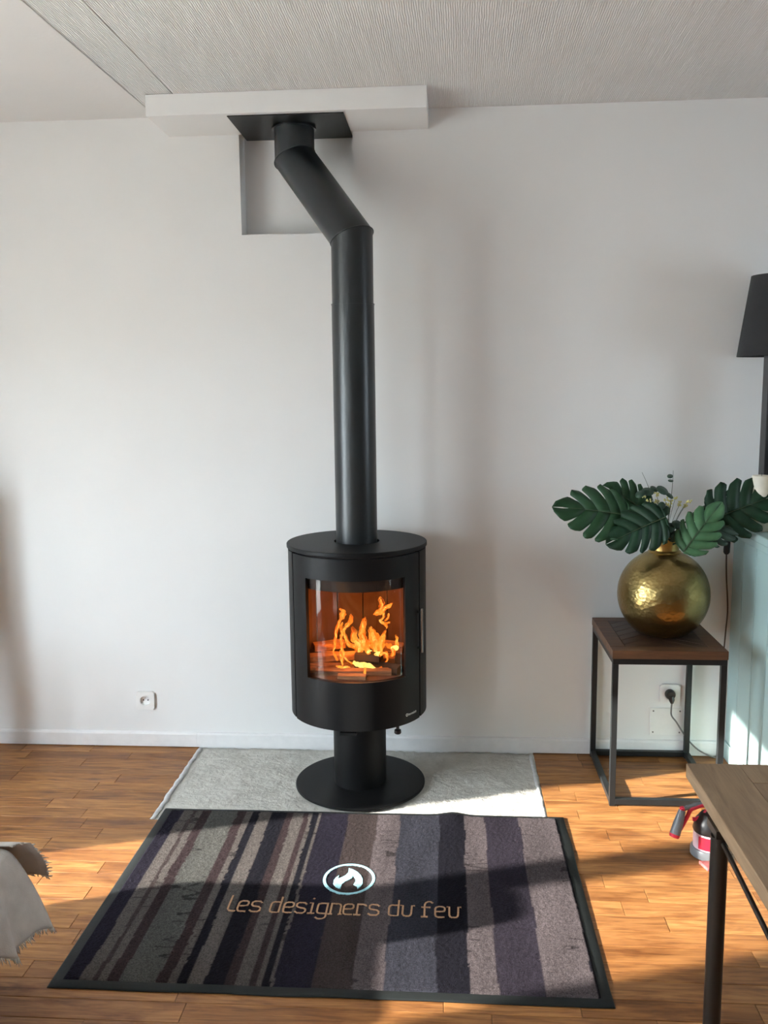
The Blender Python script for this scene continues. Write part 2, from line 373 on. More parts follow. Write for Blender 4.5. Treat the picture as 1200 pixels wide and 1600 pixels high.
# back wall with the niche
RX0, RX1, RZ0, RD = -0.783, -0.352, 2.060, 0.092
w = MB()
def quad(mb, a, b_, c, d): mb.add([a, b_, c, d], [(0, 1, 2, 3)])
def wallrect(x0, x1, z0, z1):
    if z0 == 0: z0 = -0.2
    quad(w, (x0, 0, z0), (x1, 0, z0), (x1, 0, z1), (x0, 0, z1))
wallrect(LEFT_X, RX0, 0, H); wallrect(RX1, RIGHT_X, 0, H); wallrect(RX0, RX1, 0, RZ0)
quad(w, (RX0, 0, RZ0), (RX0, 0, H), (RX0, RD, H), (RX0, RD, RZ0)); quad(w, (RX1, 0, RZ0), (RX1, RD, RZ0), (RX1, RD, H), (RX1, 0, H))
quad(w, (RX0, RD, RZ0), (RX0, RD, H), (RX1, RD, H), (RX1, RD, RZ0)); quad(w, (RX0, 0, RZ0), (RX0, RD, RZ0), (RX1, RD, RZ0), (RX1, 0, RZ0))
quad(w, (RX0, 0, H), (RX1, 0, H), (RX1, RD, H), (RX0, RD, H))
me = bpy.data.meshes.new('wall_back'); me.from_pydata(w.v, [], w.f); me.materials.append(M['wall'])
o = bpy.data.objects.new('wall_back', me); COL.objects.link(o); structure(o, 'white painted wall behind the stove with a square niche near the ceiling')

def side_wall(name, x, sgn, holes, label):
    b = MB(); t = 0.16 * sgn; ys = BACK_Y; holes = sorted(holes)
    cur = BACK_Y
    for (y0, y1, z0, z1) in holes:
        b.box(x, x + t, cur, y0, 0, H)
        if z0 > 0: b.box(x, x + t, y0, y1, 0, z0)
        b.box(x, x + t, y0, y1, z1, H); cur = y1
    b.box(x, x + t, cur, 0.2, 0, H)
    return structure(b.build(name, M['wall'] if sgn < 0 else M['far_wall']), label)
side_wall('wall_left', LEFT_X, -1, [WIN_A, WIN_B], 'white wall on the window side, outside the picture')
side_wall('wall_right', RIGHT_X, 1, [WIN_C], 'right wall beyond the pale teal cabinet, outside the picture, darkened to cut bounce light')
o = boxobj('wall_front', (LEFT_X, RIGHT_X, BACK_Y - 0.1, BACK_Y, 0, H), M['far_wall']); structure(o, 'wall behind the photographer, outside the picture, darkened to cut bounce light')

# windows
def window(name, x, sgn, wn, two, label):
    y0, y1, z0, z1 = wn; root = bpy.data.objects.new(name, None); COL.objects.link(root); root.location = (x - 0, (y0 + y1) / 2, z0)
    structure(root, label)
    xa, xb = x + sgn * 0.02, x + sgn * 0.075; s = 0.05; f = MB()
    f.box(xa, xb, y0, y0 + s, z0, z1); f.box(xa, xb, y1 - s, y1, z0, z1)
    f.box(xa, xb, y0 + s, y1 - s, z0, z0 + (0.10 if z0 == 0 else s)); f.box(xa, xb, y0 + s, y1 - s, z1 - s, z1)
    ym = (y0 + y1) / 2 - (0.03 if two == 2 else 0)
    if two: f.box(xa, xb, ym - 0.06, ym + 0.06, z0 + s, z1 - s)
    f.build('window_frame', M['trim'], root)
    g = (xa + xb) / 2
    for (a, b_) in (((y0 + s, ym - 0.06), (ym + 0.06, y1 - s)) if two else ((y0 + s, y1 - s),)):
        boxobj('window_pane', (g - 0.002, g + 0.002, a, b_, z0 + s, z1 - s), M['pane'], root)
window('window_1', LEFT_X, -1, WIN_A, 2, 'tall white french window, outside the picture, that the sun comes through')
window('window_2', LEFT_X, -1, WIN_B, 1, 'second tall white french window behind the photographer')
window('window_3', RIGHT_X, 1, WIN_C, 1, 'white window in the right wall, outside the picture')

def blind_mat():
    mt = bpy.data.materials.new('added_blind_fabric'); mt.use_nodes = True; nt = mt.node_tree; nt.nodes.clear()
    out = N(nt, 'ShaderNodeOutputMaterial'); mix = N(nt, 'ShaderNodeMixShader', i_0=0.22); tl = N(nt, 'ShaderNodeBsdfTranslucent'); df = N(nt, 'ShaderNodeBsdfDiffuse')
    n = noise(nt, pos(nt), 300, 2); r = ramp(nt, n.outputs[0], [(0.3, (0.84, 0.84, 0.82)), (0.7, (0.90, 0.90, 0.88))])
    for q_ in (tl, df): nt.links.new(r.outputs[0], q_.inputs[0])
    nt.links.new(tl.outputs[0], mix.inputs[1]); nt.links.new(df.outputs[0], mix.inputs[2]); nt.links.new(mix.outputs[0], out.inputs[0]); return mt
M['blind'] = blind_mat()
BLIND_Z = 1.555  # unseen blind added to stop direct sun above this height and soften it
bl_ = bpy.data.objects.new('added_sun_blind', None); COL.objects.link(bl_); bl_.location = (LEFT_X, (WIN_A[0] + WIN_A[1]) / 2, 2.22)
structure(bl_, 'white roller blind added over the french window, outside the picture, to cut the sun and diffuse it')
boxobj('added_blind_cloth', (LEFT_X + 0.030, LEFT_X + 0.0315, WIN_A[0] - 0.03, WIN_A[1] + 0.03, BLIND_Z, 2.235), M['blind'], bl_)
MB().tube([(LEFT_X + 0.031, WIN_A[0] - 0.04, 2.25), (LEFT_X + 0.031, WIN_A[1] + 0.04, 2.25)], 0.022, 16).build('added_blind_roller', M['trim'], bl_)
boxobj('added_blind_bar', (LEFT_X + 0.024, LEFT_X + 0.0375, WIN_A[0] - 0.03, WIN_A[1] + 0.03, BLIND_Z - 0.02, BLIND_Z - 0.0002), M['trim'], bl_)

# ceiling: plain field, patched strip, papered field
cl = structure(boxobj('ceiling', (LEFT_X, RIGHT_X, BACK_Y, 0.2, H + 0.004, H + 0.1), M['ceil']), 'white ceiling with a plain patched strip and ribbed paper')
c = MB(); c.prism([(LEFT_X, 0), (-1.095, 0), (-1.20, BACK_Y), (LEFT_X, BACK_Y)], H - 0.003, H + 0.003); c.build('ceiling_panel', M['ceil'], cl)
c = MB(); c.prism([(-0.949, 0), (RIGHT_X, 0), (RIGHT_X, BACK_Y), (-0.975, BACK_Y)], H - 0.003, H + 0.003); c.build('ceiling_panel', M['ceil_paper'], cl)
c = MB(); MB().tube([(-1.094, 0, H - 0.0030), (-1.199, BACK_Y, H - 0.0030)], 0.0020, 6).build('filler_bead', M['ceil'], cl)
c.prism([(-1.0935, 0), (-0.9540, 0), (-0.980, BACK_Y), (-1.1985, BACK_Y)], H - 0.0015, H + 0.003); c.build('patch_strip', M['ceil_paper'], cl)

# soffit box for the flue
SOF = (-1.050, -0.068, -0.268, -0.0005, 2.4245, 2.4965)
o = boxobj('ceiling_soffit', SOF, M['wall'], bevel=0.002); structure(o, 'white boxed soffit under the ceiling around the flue plate')

# floor
fl = structure(boxobj('floor', (LEFT_X, RIGHT_X, BACK_Y, 0.0, -0.06, -0.016), M['subfloor']), 'orange brown oak plank floor')
PW = 0.0702; SLAB = (-1.020, 0.334, -9 * PW, 0.0)
VX0, VX1, ROWS = -2.05, 1.45, 26
def plank(x0, x1, y0, y1):
    g = 0.0006; dz = random.uniform(-0.0006, 0.0004)
    boxobj('plank', (x0 + g, x1 - g, y0 + g, y1 - g, -0.0155, dz), M['plank'], fl, c=0.0009)
for k in range(ROWS):
    y1 = -k * PW; y0 = y1 - PW
    x = VX0 - random.uniform(0, 0.4)
    segs = []
    while x < VX1:
        L = random.choice((0.32, 0.42, 0.5, 0.6, 0.72)) * random.uniform(0.9, 1.1)
        segs.append((x, x + L)); x += L
    for a, b_ in segs:
        if k < 9:
            for lo, hi in ((-9, SLAB[0] - 0.012), (SLAB[1] + 0.012, 9)):
                aa, bb = max(a, lo), min(b_, hi)
                if bb - aa > 0.05: plank(aa, bb, y0, y1)
                elif bb - aa > 0.002: plank(aa, bb, y0, y1)
        else: plank(a, b_, y0, y1)
rest = MB()
def rest_rows(xa, xb, ya, yb):
    y = yb
    while y > ya:
        x = xa - random.uniform(0, 0.5)
        while x < xb:
            L = random.uniform(0.4, 0.8); a, b_ = max(x, xa), min(x + L, xb)
            if b_ - a > 0.01: rest.box(a + 0.0006, b_ - 0.0006, max(y - PW, ya) + 0.0006, y - 0.0006, -0.0155, 0)
            x += L
        y -= PW
yl = -ROWS * PW
rest_rows(LEFT_X, RIGHT_X, BACK_Y, yl); rest_rows(LEFT_X, VX0 - 0.41, yl, 0); rest_rows(VX1 + 0.8, RIGHT_X, yl, 0)
o = rest.build('planking', M['plank'], fl); o['kind'] = 'stuff'

# concrete patch under the stove
import mathutils
def nz(x, y, s, o=0): return mathutils.noise.noise(Vector((x * s, y * s, o)))
nx, ny = 300, 140; vs = []; fs = []
for j in range(ny + 1):
    for i in range(nx + 1):
        x = SLAB[0] + (SLAB[1] - SLAB[0]) * i / nx; y = SLAB[2] + 0.002 + (-0.003 - SLAB[2]) * j / ny
        z = -0.0045 + 0.0035 * nz(x, y, 5) + 0.0030 * nz(x, y, 22, 3) + 0.0026 * nz(x, y, 55, 5)
        r = abs(nz(x, y, 9, 8)); z += 0.007 * max(0, 1 - r / 0.07) * max(0, nz(x, y, 4, 11))
        if (x + 0.328) ** 2 + (y + 0.302) ** 2 < 0.27 ** 2: z = min(z, -0.003)
        vs.append((x, y, z))
for j in range(ny):
    for i in range(nx):
        a = j * (nx + 1) + i; fs.append((a, a + 1, a + nx + 2, a + nx + 1))
n0 = len(vs)
cm = MB().add(vs, fs, True); cm.add([(SLAB[0], SLAB[2], -0.0155), (SLAB[1], SLAB[2], -0.0155), (SLAB[1], 0, -0.0155), (SLAB[0], 0, -0.0155)], [(3, 2, 1, 0)])
slab = structure(cm.build('hearth_slab', M['concrete'], auto=False), 'rough grey concrete hearth patch let into the plank floor')
def ragged(xc, hw, ya, yb, z):
    b = MB(); L = []; Rr = []; n = 26
    for i in range(n + 1):
        y = ya + (yb - ya) * i / n
        L.append((xc - hw + 0.006 * nz(xc, y, 30), y)); Rr.append((xc + hw + 0.007 * nz(xc + 3, y, 26), y))
    vs = [(x, y, z + 0.002 * nz(x, y, 40)) for x, y in L] + [(x, y, z + 0.002 * nz(x, y, 40)) for x, y in Rr]
    b.add(vs, [(i, n + 1 + i, n + 2 + i, i + 1) for i in range(n)], True)
    n2 = len(b.v); b.add([(x, y, -0.0155) for x, y in L] + [(x, y, -0.0155) for x, y in Rr], [])
    for i in range(n):
        b.f += [(i, i + 1, n2 + i + 1, n2 + i), (n + 1 + i, n + 2 + i, n2 + n + 2 + i, n2 + n + 1 + i)]; b.smooth += [False, False]
    return b.build('mortar_joint', M['mortar'], slab, auto=False)
ragged(-1.024, 0.009, -0.63, -0.014, -0.0002); ragged(0.337, 0.008, -0.63, -0.014, -0.0002)

# skirting
def skirt(x0, x1, name, label):
    pr = [(-0.0005, 0.004), (-0.012, 0.004), (-0.012, 0.056), (-0.0085, 0.0625), (-0.0005, 0.0655)]
    b = MB(); b.add([(x0, y, z) for y, z in pr] + [(x1, y, z) for y, z in pr], [(0, 1, 2, 3, 4), (9, 8, 7, 6, 5)] + [(i, (i + 1) % 5, 5 + (i + 1) % 5, 5 + i) for i in range(5)])
    return structure(b.build(name, M['trim']), label)
skirt(LEFT_X, -1.038, 'baseboard_left', 'white skirting board along the wall left of the concrete patch')
skirt(-1.037, 1.098, 'baseboard_back', 'white skirting board behind the stove and side table')
o = boxobj('bounce_ground', (-18, LEFT_X - 0.16, -16, 9, -0.35, -0.25), M['ground']); structure(o, 'pale ground outside the french windows, added to bounce light indoors')  # unseen ground added so sunlight bounces up through the windows

# ------------------------------------------------------------------ stove
SX, SY, ROT = -0.328, -0.302, 3.4
SC = (SX, SY)
st = thing('wood_stove', (SX, SY, 0), 'black cylindrical wood burning stove on a round pedestal, standing on concrete', 'stove')
MB().lathe([(0.236, 0.0), (0.243, 0.002), (0.243, 0.008), (0.240, 0.010)], (SX, SY, 0.0005), 72).build('base_plate', M['steel'], st)
MB().lathe([(0.098, 0.0105), (0.098, 0.298)], (SX, SY, 0), 56).build('pedestal', M['steel'], st)
ZB, ZT = 0.297, 0.9045
MB().lathe([(0.10, ZB - 0.002), (0.225, ZB - 0.002), (0.236, ZB + 0.004), (0.236, ZB + 0.15)], (SX, SY, 0), 72, cap=False).build('bottom_pan', M['steel'], st)
A0, A1 = ROT - 62.3, ROT + 62.3
MB().arc(SC, 0.232, 0.250, A1 + 1.7, 179.8, ZB + 0.003, ZT, 40).build('side_panel', M['steel'], st)
MB().arc(SC, 0.232, 0.250, 180.2, 360 + A0 - 1.7, ZB + 0.003, ZT, 40).build('side_panel', M['steel'], st)
# lid with a hole for the flue
t = MB()
hole, lid = 0.083, 0.2545
n = 72; prof = [(hole, 0.9105), (lid - 0.002, 0.9105), (lid, 0.9125), (lid, 0.9235), (lid - 0.002, 0.9256), (hole, 0.9256)]
vs = []; fs = []
for r, z in prof:
    for k in range(n): a = 2 * math.pi * k / n; vs.append((SX + r * math.cos(a), SY + r * math.sin(a), z))
for j in range(6):
    for k in range(n): k2 = (k + 1) % n; j2 = (j + 1) % 6; fs.append((j * n + k, j * n + k2, j2 * n + k2, j2 * n + k))
t.add(vs, fs, True).build('top_plate', M['steel'], st)
# inner drum, firebox
MB().arc(SC, 0.222, 0.231, A1 - 14, 360 + A0 + 14, ZB + 0.01, 0.9095, 60).build('inner_drum', M['dark'], st)
MB().arc(SC, 0.222, 0.231, A0 + 13, A1 - 13, ZB + 0.01, 0.462, 40).build('lower_apron', M['dark'], st)
MB().arc(SC, 0.216, 0.231, A0 + 13, A1 - 13, 0.786, 0.9095, 40).build('upper_baffle', M['char'], st)
MB().lathe([(0.0, 0.452), (0.221, 0.452), (0.221, 0.468), (0.0, 0.468)], (SX, SY, 0), 48, cap=False).build('grate_floor', M['brick'], st)
MB().lathe([(0.0, 0.80), (0.221, 0.80), (0.221, 0.815), (0.0, 0.815)], (SX, SY, 0), 48, cap=False).build('baffle_plate', M['brick'], st)
a = 62.0
while a < 298 - 1:
    MB().arc(SC, 0.196, 0.2205, a + 0.7, a + 29.5 - 0.7, 0.4685, 0.7995, 8).build('fire_brick', M['brick'] if 100 < a + 15 < 262 else M['char'], st); a += 29.5
# door with its window opening
G0, G1, GZ0, GZ1 = ROT - 43.6, ROT + 43.6, 0.472, 0.828
d = MB(); ro, ri = 0.250, 0.240; dz0, dz1 = ZB + 0.001, 0.9035
d.arc(SC, ri, ro, A0, A1, GZ1, dz1, 48); d.arc(SC, ri, ro, A0, A1, dz0, GZ0, 48)
d.arc(SC, ri, ro, A0, G0, GZ0, GZ1, 8); d.arc(SC, ri, ro, G1, A1, GZ0, GZ1, 8)
door = d.build('door', M['steel'], st)
MB().arc(SC, 0.2355, 0.2390, G0 - 3, G1 + 3, GZ0 - 0.012, GZ1 + 0.012, 48).build('glass_pane', M['glass'], door)
hb = MB(); ha = ROT + 59.8; hp = lambda r, z, da=0: (SX + r * math.sin(R_(ha + da)), SY - r * math.cos(R_(ha + da)), z)
hb.tube([hp(0.266, 0.545), hp(0.266, 0.705)], 0.0055, 10); hb.tube([hp(0.249, 0.56), hp(0.266, 0.56)], 0.004, 8); hb.tube([hp(0.249, 0.69), hp(0.266, 0.69)], 0.004, 8)
h_ = hb.build('handle', M['handle'], door); h_['label'] = 'slim vertical dark steel door handle'
# small pale maker's mark low on the door: a round emblem and a run of tiny letters
lg = MB()
def door_quad(a0, a1, z0, z1, r=0.2506):
    f_ = lambda a_, z_: (SX + r * math.sin(R_(a_)), SY - r * math.cos(R_(a_)), z_)
    lg.add([f_(a0, z0), f_(a1, z0), f_(a1, z1), f_(a0, z1)], [(0, 1, 2, 3)])
la = ROT + 44.5; zl = ZB + 0.028
for k in range(14):
    q0, q1 = 2 * math.pi * k / 14, 2 * math.pi * (k + 1) / 14
    f_ = lambda q, s: (SX + 0.2506 * math.sin(R_(la + s * math.cos(q) / 0.25 * 57.3)), SY - 0.2506 * math.cos(R_(la + s * math.cos(q) / 0.25 * 57.3)), zl + 0.0055 + s * math.sin(q))
    lg.add([f_(q0, 0.0032), f_(q1, 0.0032), f_(q1, 0.0055), f_(q0, 0.0055)], [(0, 1, 2, 3)])
x = la + 1.9
for wd, hh in ((0.9, .009), (0.9, .0065), (1.2, .0065), (0.9, .0065), (0.7, .0065), (0.7, .009), (0.9, .0065), (1.0, .009)):
    door_quad(x, x + 0.28, zl + 0.001, zl + 0.001 + hh); door_quad(x + 0.28, x + wd, zl + 0.001 + 0.0045, zl + 0.001 + 0.0062)
    door_quad(x + wd - 0.25, x + wd, zl + 0.001, zl + 0.0056); x += wd + 0.42
o = lg.build('makers_mark', M['plastic'], door); o['label'] = 'tiny pale emblem and lettering'
# air levers under the body
lv = MB(); lv.tube([(SX - 0.02, SY - 0.12, 0.289), (SX - 0.02, SY - 0.232, 0.287)], 0.006, 8); lv.box(SX - 0.045, SX + 0.012, SY - 0.243, SY - 0.215, 0.2805, 0.2905)
o = lv.build('air_lever', M['steel'], st)
kx, ky = SX + 0.15, SY - 0.125
MB().lathe([(0.006, 0.296), (0.006, 0.262), (0.012, 0.258), (0.013, 0.248), (0.010, 0.244)][::-1], (kx, ky, 0), 16).build('air_knob', M['black_pl'], st)

# ------------------------------------------------------------------ flue pipe
P0 = Vector((SX, SY, 0.927)); P1 = Vector((SX - 0.001, SY, 1.765)); E1 = Vector((SX - 0.001, SY, 1.992)); E2 = Vector((-0.557, -0.090, 2.312)); P3 = Vector((-0.557, -0.090, 2.4205))
fp = thing('flue_pipe', P0, 'black flue pipe with two elbows rising from the stove to the ceiling', 'pipe')
def seg(a, b_, na, nb, r, name, n=40):
    """cylinder between a and b whose ends are cut by planes of normals na, nb (mitred)"""
    ax = (b_ - a).normalized(); ref = Vector((1, 0, 0)) if abs(ax.x) < 0.8 else Vector((0, 1, 0)); u = (ref - ax * ref.dot(ax)).normalized(); v = ax.cross(u)
    vs = []
    for (c_, nn) in ((a, na), (b_, nb)):
        for k in range(n):
            q = 2 * math.pi * k / n; p = u * math.cos(q) * r + v * math.sin(q) * r
            vs.append(c_ + p - ax * (p.dot(nn) / ax.dot(nn)))
    fs = [(k, (k + 1) % n, n + (k + 1) % n, n + k) for k in range(n)] + [tuple(range(n - 1, -1, -1)), tuple(range(n, 2 * n))]
    b = MB(); b.add(vs, fs, True); b.smooth[-1] = b.smooth[-2] = False
    return b.build(name, M['pipe'], fp)
zup = Vector((0, 0, 1)); dg = (E2 - E1).normalized(); mit = (zup + dg).normalized(); RP = 0.075
seg(P0 - zup * 0.03, P1, zup, zup, RP, 'pipe_section'); seg(P1 + zup * 0.0002, E1, zup, mit, RP - 0.002, 'elbow_section')
seg(E1 + mit * 0.0002, E2, mit, mit, RP - 0.001, 'pipe_section'); seg(E2 + mit * 0.0002, P3, mit, zup, RP - 0.002, 'elbow_section')
def ring(c_, nrm, ax, r, name):
    seg(c_ - nrm * 0.002, c_ + nrm * 0.002, nrm, nrm, r, name)
def mring(c_, r):
    u = mit.cross(Vector((0, 1, 0))).normalized(); v = mit.cross(u); pts = []
    for k in range(49):
        q = 2 * math.pi * k / 48; p = u * math.cos(q) * r + v * math.sin(q) * r
        p = p - zup * 0; pp = Vector((p.x, p.y, 0)); pp = pp.normalized() * r
        pts.append(c_ + pp - zup * (pp.dot(mit) / zup.dot(mit)))
    MB().tube(pts, 0.0022, 6, cap=False).build('joint_ring', M['pipe'], fp)
mring(E1, RP - 0.0005); mring(E2, RP - 0.0005)
ring(P1, zup, zup, RP + 0.0012, 'joint_ring'); ring(P3 - zup * 0.006, zup, zup, RP + 0.006, 'collar')
pl = boxobj('ceiling_plate', (-0.768, -0.357, -0.247, 0.072, 2.4206, 2.4240), M['plate'], bevel=0.001)
tag(pl, 'black square steel plate under the soffit around the flue pipe', 'plate')

# ------------------------------------------------------------------ fire and logs
def log(c_, L, wdt, hgt, rz, ry, mat, label):
    b = MB(); pr = [(-wdt / 2, 0), (wdt / 2, 0), (wdt * 0.45, hgt * 0.62), (wdt * 0.1, hgt), (-wdt * 0.42, hgt * 0.72)]
    n = 6; vs = []
    for i in range(n + 1):
        x = -L / 2 + L * i / n; k = 1 + 0.10 * nz(x * 3 + c_[0] * 9, c_[2] * 7, 4)
        for (y, z) in pr: vs.append((x, y * k + 0.004 * nz(x, y, 30, c_[0]), z * k))
    fs = [(i * 5 + j, (i + 1) * 5 + j, (i + 1) * 5 + (j + 1) % 5, i * 5 + (j + 1) % 5) for i in range(n) for j in range(5)]
    fs += [(4, 3, 2, 1, 0), tuple(n * 5 + k for k in range(5))]
    b.add(vs, fs); o = b.build('log', mat); o.location = c_; o.rotation_euler = (0, R_(ry), R_(rz))
    return tag(o, label, 'log', 'logs burning in the stove')
Z0 = 0.469
log((SX - 0.005, SY - 0.135, Z0), 0.27, 0.045, 0.020, 2, 0, M['log'], 'front split log lying across the stove floor')
log((SX - 0.005, SY - 0.185, Z0), 0.10, 0.035, 0.016, -4, 0, M['log'], 'short piece of wood right behind the glass')
log((SX - 0.095, SY - 0.085, Z0), 0.17, 0.045, 0.028, 24, 0, M['log'], 'split log at the left of the fire, flat on the stove floor')
log((SX + 0.085, SY - 0.085, Z0), 0.17, 0.050, 0.030, -28, 0, M['char'], 'charred log at the right front of the fire')
log((SX + 0.00, SY - 0.01, Z0), 0.28, 0.06, 0.040, -6, 0, M['log'], 'back split log under the flames')
log((SX - 0.085, SY - 0.065, Z0 + 0.030), 0.18, 0.045, 0.026, 12, 0, M['log'], 'split log stacked at the left of the fire')
log((SX + 0.045, SY - 0.075, Z0 + 0.034), 0.095, 0.050, 0.030, -14, 0, M['char'], 'short charred log on top of the pile')
log((SX + 0.100, SY + 0.015, Z0 + 0.045), 0.14, 0.045, 0.035, -14, 4, M['log'], 'glowing log high at the back right of the fire')
log((SX - 0.115, SY + 0.03, Z0 + 0.042), 0.12, 0.045, 0.030, 26, 0, M['log'], 'split log at the back left of the fire')
fire = thing('fire', (SX, SY - 0.05, Z0), 'bright orange flames over burning logs behind the stove glass', 'fire')
def flame(pts, y, mat='flame', name='flame', flat=0.5):
    P = [at(470 + zx / 6.0, 890 + zy / 6.0, y + 0.012 * math.sin(i * 1.7 + zx)) for i, (zx, zy, w_) in enumerate(pts)]
    Wd = [w_ * 0.95 / 6.0 / 1400 * 3.1 / 2 for _, _, w_ in pts]
    # smooth resample
    PP, WW = [], []
    for i in range(len(P) - 1):
        p0, p1, p2, p3 = P[max(i - 1, 0)], P[i], P[i + 1], P[min(i + 2, len(P) - 1)]
        for s in range(5):
            t_ = s / 5.0
            PP.append(0.5 * ((2 * p1) + (-p0 + p2) * t_ + (2 * p0 - 5 * p1 + 4 * p2 - p3) * t_ ** 2 + (-p0 + 3 * p1 - 3 * p2 + p3) * t_ ** 3)); WW.append(Wd[i] * (1 - t_) + Wd[i + 1] * t_)
    PP.append(P[-1]); WW.append(Wd[-1])
    sd_ = pts[0][0] * 0.013 + pts[0][1] * 0.007
    def rag(k, amp): return 1 + amp * mathutils.noise.noise(Vector((sd_, k * 0.55, 3.1)))
    PP = [p + Vector((0.0035 * mathutils.noise.noise(Vector((k * .45, sd_, 0))), 0.004 * mathutils.noise.noise(Vector((k * .4, sd_, 7))), 0)) for k, p in enumerate(PP)]
    o_ = MB().tube(PP, [max(q * rag(k, .55), 0.0004) for k, q in enumerate(WW)], 10, flat=flat).build(name, M[mat], fire)
    if mat == 'flame':
        n_ = len(PP); lo_, hi_ = int(n_ * .08), max(int(n_ * .8), int(n_ * .08) + 3)
        inner = [(p + Vector((0.002 * math.sin(k), -WW[k] * flat * .2, 0)), max(WW[k] * .42 * rag(k + 20, .7), 0.0003)) for k, p in list(enumerate(PP))[lo_:hi_]]
        MB().tube([q[0] for q in inner], [q[1] for q in inner], 8, flat=flat * 1.6).build('flame_heart', M['heart'], o_)
        for sg in (-1, 1):   # thin side wisps
            ws = [(p + Vector((sg * WW[k] * (1.0 + .5 * mathutils.noise.noise(Vector((k * .5, sd_, 5 + sg)))), 0.004 * sg, 0.003)), 0.0011 * abs(mathutils.noise.noise(Vector((k * .35, sd_, 9 + sg)))) * 3 + 0.0003) for k, p in list(enumerate(PP))[int(n_ * .2):]]
            if len(ws) > 3: MB().tube([q[0] for q in ws], [q[1] for q in ws], 6).build('wisp', M['flame'], o_)
FY = SY - 0.06
flame([(345, 850, 22), (310, 780, 24), (320, 700, 20), (330, 620, 26), (345, 540, 34), (375, 470, 22), (395, 430, 60), (395, 395, 36), (370, 375, 4)], FY - 0.02)
flame([(480, 885, 16), (420, 830, 20), (390, 760, 20), (380, 680, 22), (385, 610, 20), (378, 550, 24), (385, 505, 4)], FY - 0.05)
flame([(530, 730, 60), (450, 700, 44), (420, 640, 26), (400, 580, 22), (430, 530, 40), (470, 480, 48), (465, 430, 6)], FY)
flame([(560, 860, 50), (550, 780, 70), (540, 690, 100), (490, 640, 60), (500, 580, 50), (480, 545, 6)], FY)
flame([(640, 790, 40), (600, 700, 80), (575, 610, 70), (580, 540, 60), (595, 480, 40), (600, 455, 4)], FY - 0.03)
flame([(700, 800, 60), (700, 720, 110), (690, 650, 100), (670, 590, 70), (650, 545, 14)], FY - 0.01)
flame([(745, 790, 40), (755, 700, 70), (770, 640, 50), (790, 575, 8)], FY - 0.03)
flame([(620, 810, 20), (580, 770, 40), (600, 720, 60), (660, 700, 40), (690, 680, 6)], FY + 0.02)
flame([(800, 870, 14), (810, 820, 24), (785, 780, 40), (740, 800, 50), (700, 800, 14)], FY - 0.04)
flame([(680, 420, 10), (720, 400, 50), (745, 385, 40), (760, 320, 46), (750, 285, 40), (740, 265, 4)], FY + 0.04)
flame([(700, 420, 30), (750, 400, 50), (790, 360, 44), (830, 340, 40), (858, 320, 6)], FY + 0.04)
flame([(770, 400, 26), (780, 450, 20), (745, 480, 18), (775, 505, 30), (835, 500, 8)], FY + 0.03)
flame([(820, 410, 20), (815, 460, 16), (790, 480, 10)], FY + 0.03)
flame([(775, 505, 24), (800, 530, 24), (805, 555, 4)], FY + 0.03)
flame([(850, 830, 20), (870, 760, 50), (895, 710, 40), (900, 650, 20), (890, 620, 4)], FY + 0.02)
flame([(330, 900, 10), (380, 920, 40), (440, 920, 30), (455, 940, 6)], FY - 0.06)
flame([(390, 900, 10), (385, 850, 24), (375, 800, 30), (370, 770, 4)], FY - 0.06)
flame([(490, 870, 30), (540, 890, 70), (600, 905, 80), (660, 915, 60), (715, 940, 10)], FY - 0.06, 'core', 'flame_core')
flame([(600, 980, 10), (580, 1020, 60), (575, 1045, 60), (570, 1055, 20)], FY - 0.085, 'core', 'flame_core')
flame([(600, 1010, 30), (600, 960, 24), (605, 920, 10)], FY - 0.085)
flame([(700, 800, 30), (720, 790, 60), (740, 780, 20)], FY - 0.04, 'core', 'flame_core')
flame([(850, 740, 30), (885, 735, 70), (915, 725, 20)], FY, 'core', 'flame_core')
flame([(620, 770, 20), (640, 765, 40), (660, 760, 10)], FY - 0.04, 'core', 'flame_core')
flame([(720, 935, 20), (790, 925, 60), (860, 945, 50), (910, 980, 30), (945, 1000, 6)], FY - 0.05, 'ember', 'ember')
flame([(790, 695, 20), (830, 715, 60), (870, 740, 50)], FY + 0.03, 'ember', 'ember')
for (dx, dy, dz, e) in ((-0.02, -0.03, 0.12, 1.2), (0.06, -0.02, 0.2, 0.8), (0.0, -0.13, 0.10, 0.7)):
    l = bpy.data.lights.new('firelight', 'POINT'); l.energy = e; l.color = (1.0, 0.30, 0.05); l.shadow_soft_size = 0.035
    lo = bpy.data.objects.new('firelight', l); COL.objects.link(lo); lo.parent = fire; lo.location = (dx, dy + 0.05, dz)

# ------------------------------------------------------------------ doormat
MX0, MX1, MY0, MY1 = -1.000, 0.400, -1.512, -0.556
mat_root = thing('logo_mat', ((MX0 + MX1) / 2, (MY0 + MY1) / 2, 0), 'dark striped entrance mat with flame emblem and lettering, in front of the stove', 'mat')
def mat_lift(x, y):
    return 0.010 * math.exp(-((x - 0.02) / 0.045) ** 2) * math.exp(-((y - MY1) / 0.10) ** 2) + 0.0012 * (1 + nz(x, y, 5))
T = (.074, .064, .059); G = (.063, .062, .057); RB = (.027, .017, .018); NV = (.011, .009, .016); BK = (.006, .0055, .009)
BR = (.034, .025, .024); MV = (.074, .060, .062); N2 = (.024, .024, .032); PU = (.020, .016, .023)
ST = [(-9, BK), (-.974, NV), (-.925, T), (-.890, BR), (-.877, T), (-.855, RB), (-.824, G), (-.728, RB), (-.697, T), (-.676, BK), (-.651, T), (-.608, BK), (-.556, RB), (-.532, T), (-.495, RB), (-.477, T), (-.465, BK), (-.444, T), (-.435, NV), (-.339, BR), (-.239, MV), (-.161, N2), (-.029, BK), (.055, MV), (.125, PU), (.241, MV), (.366, BK)]
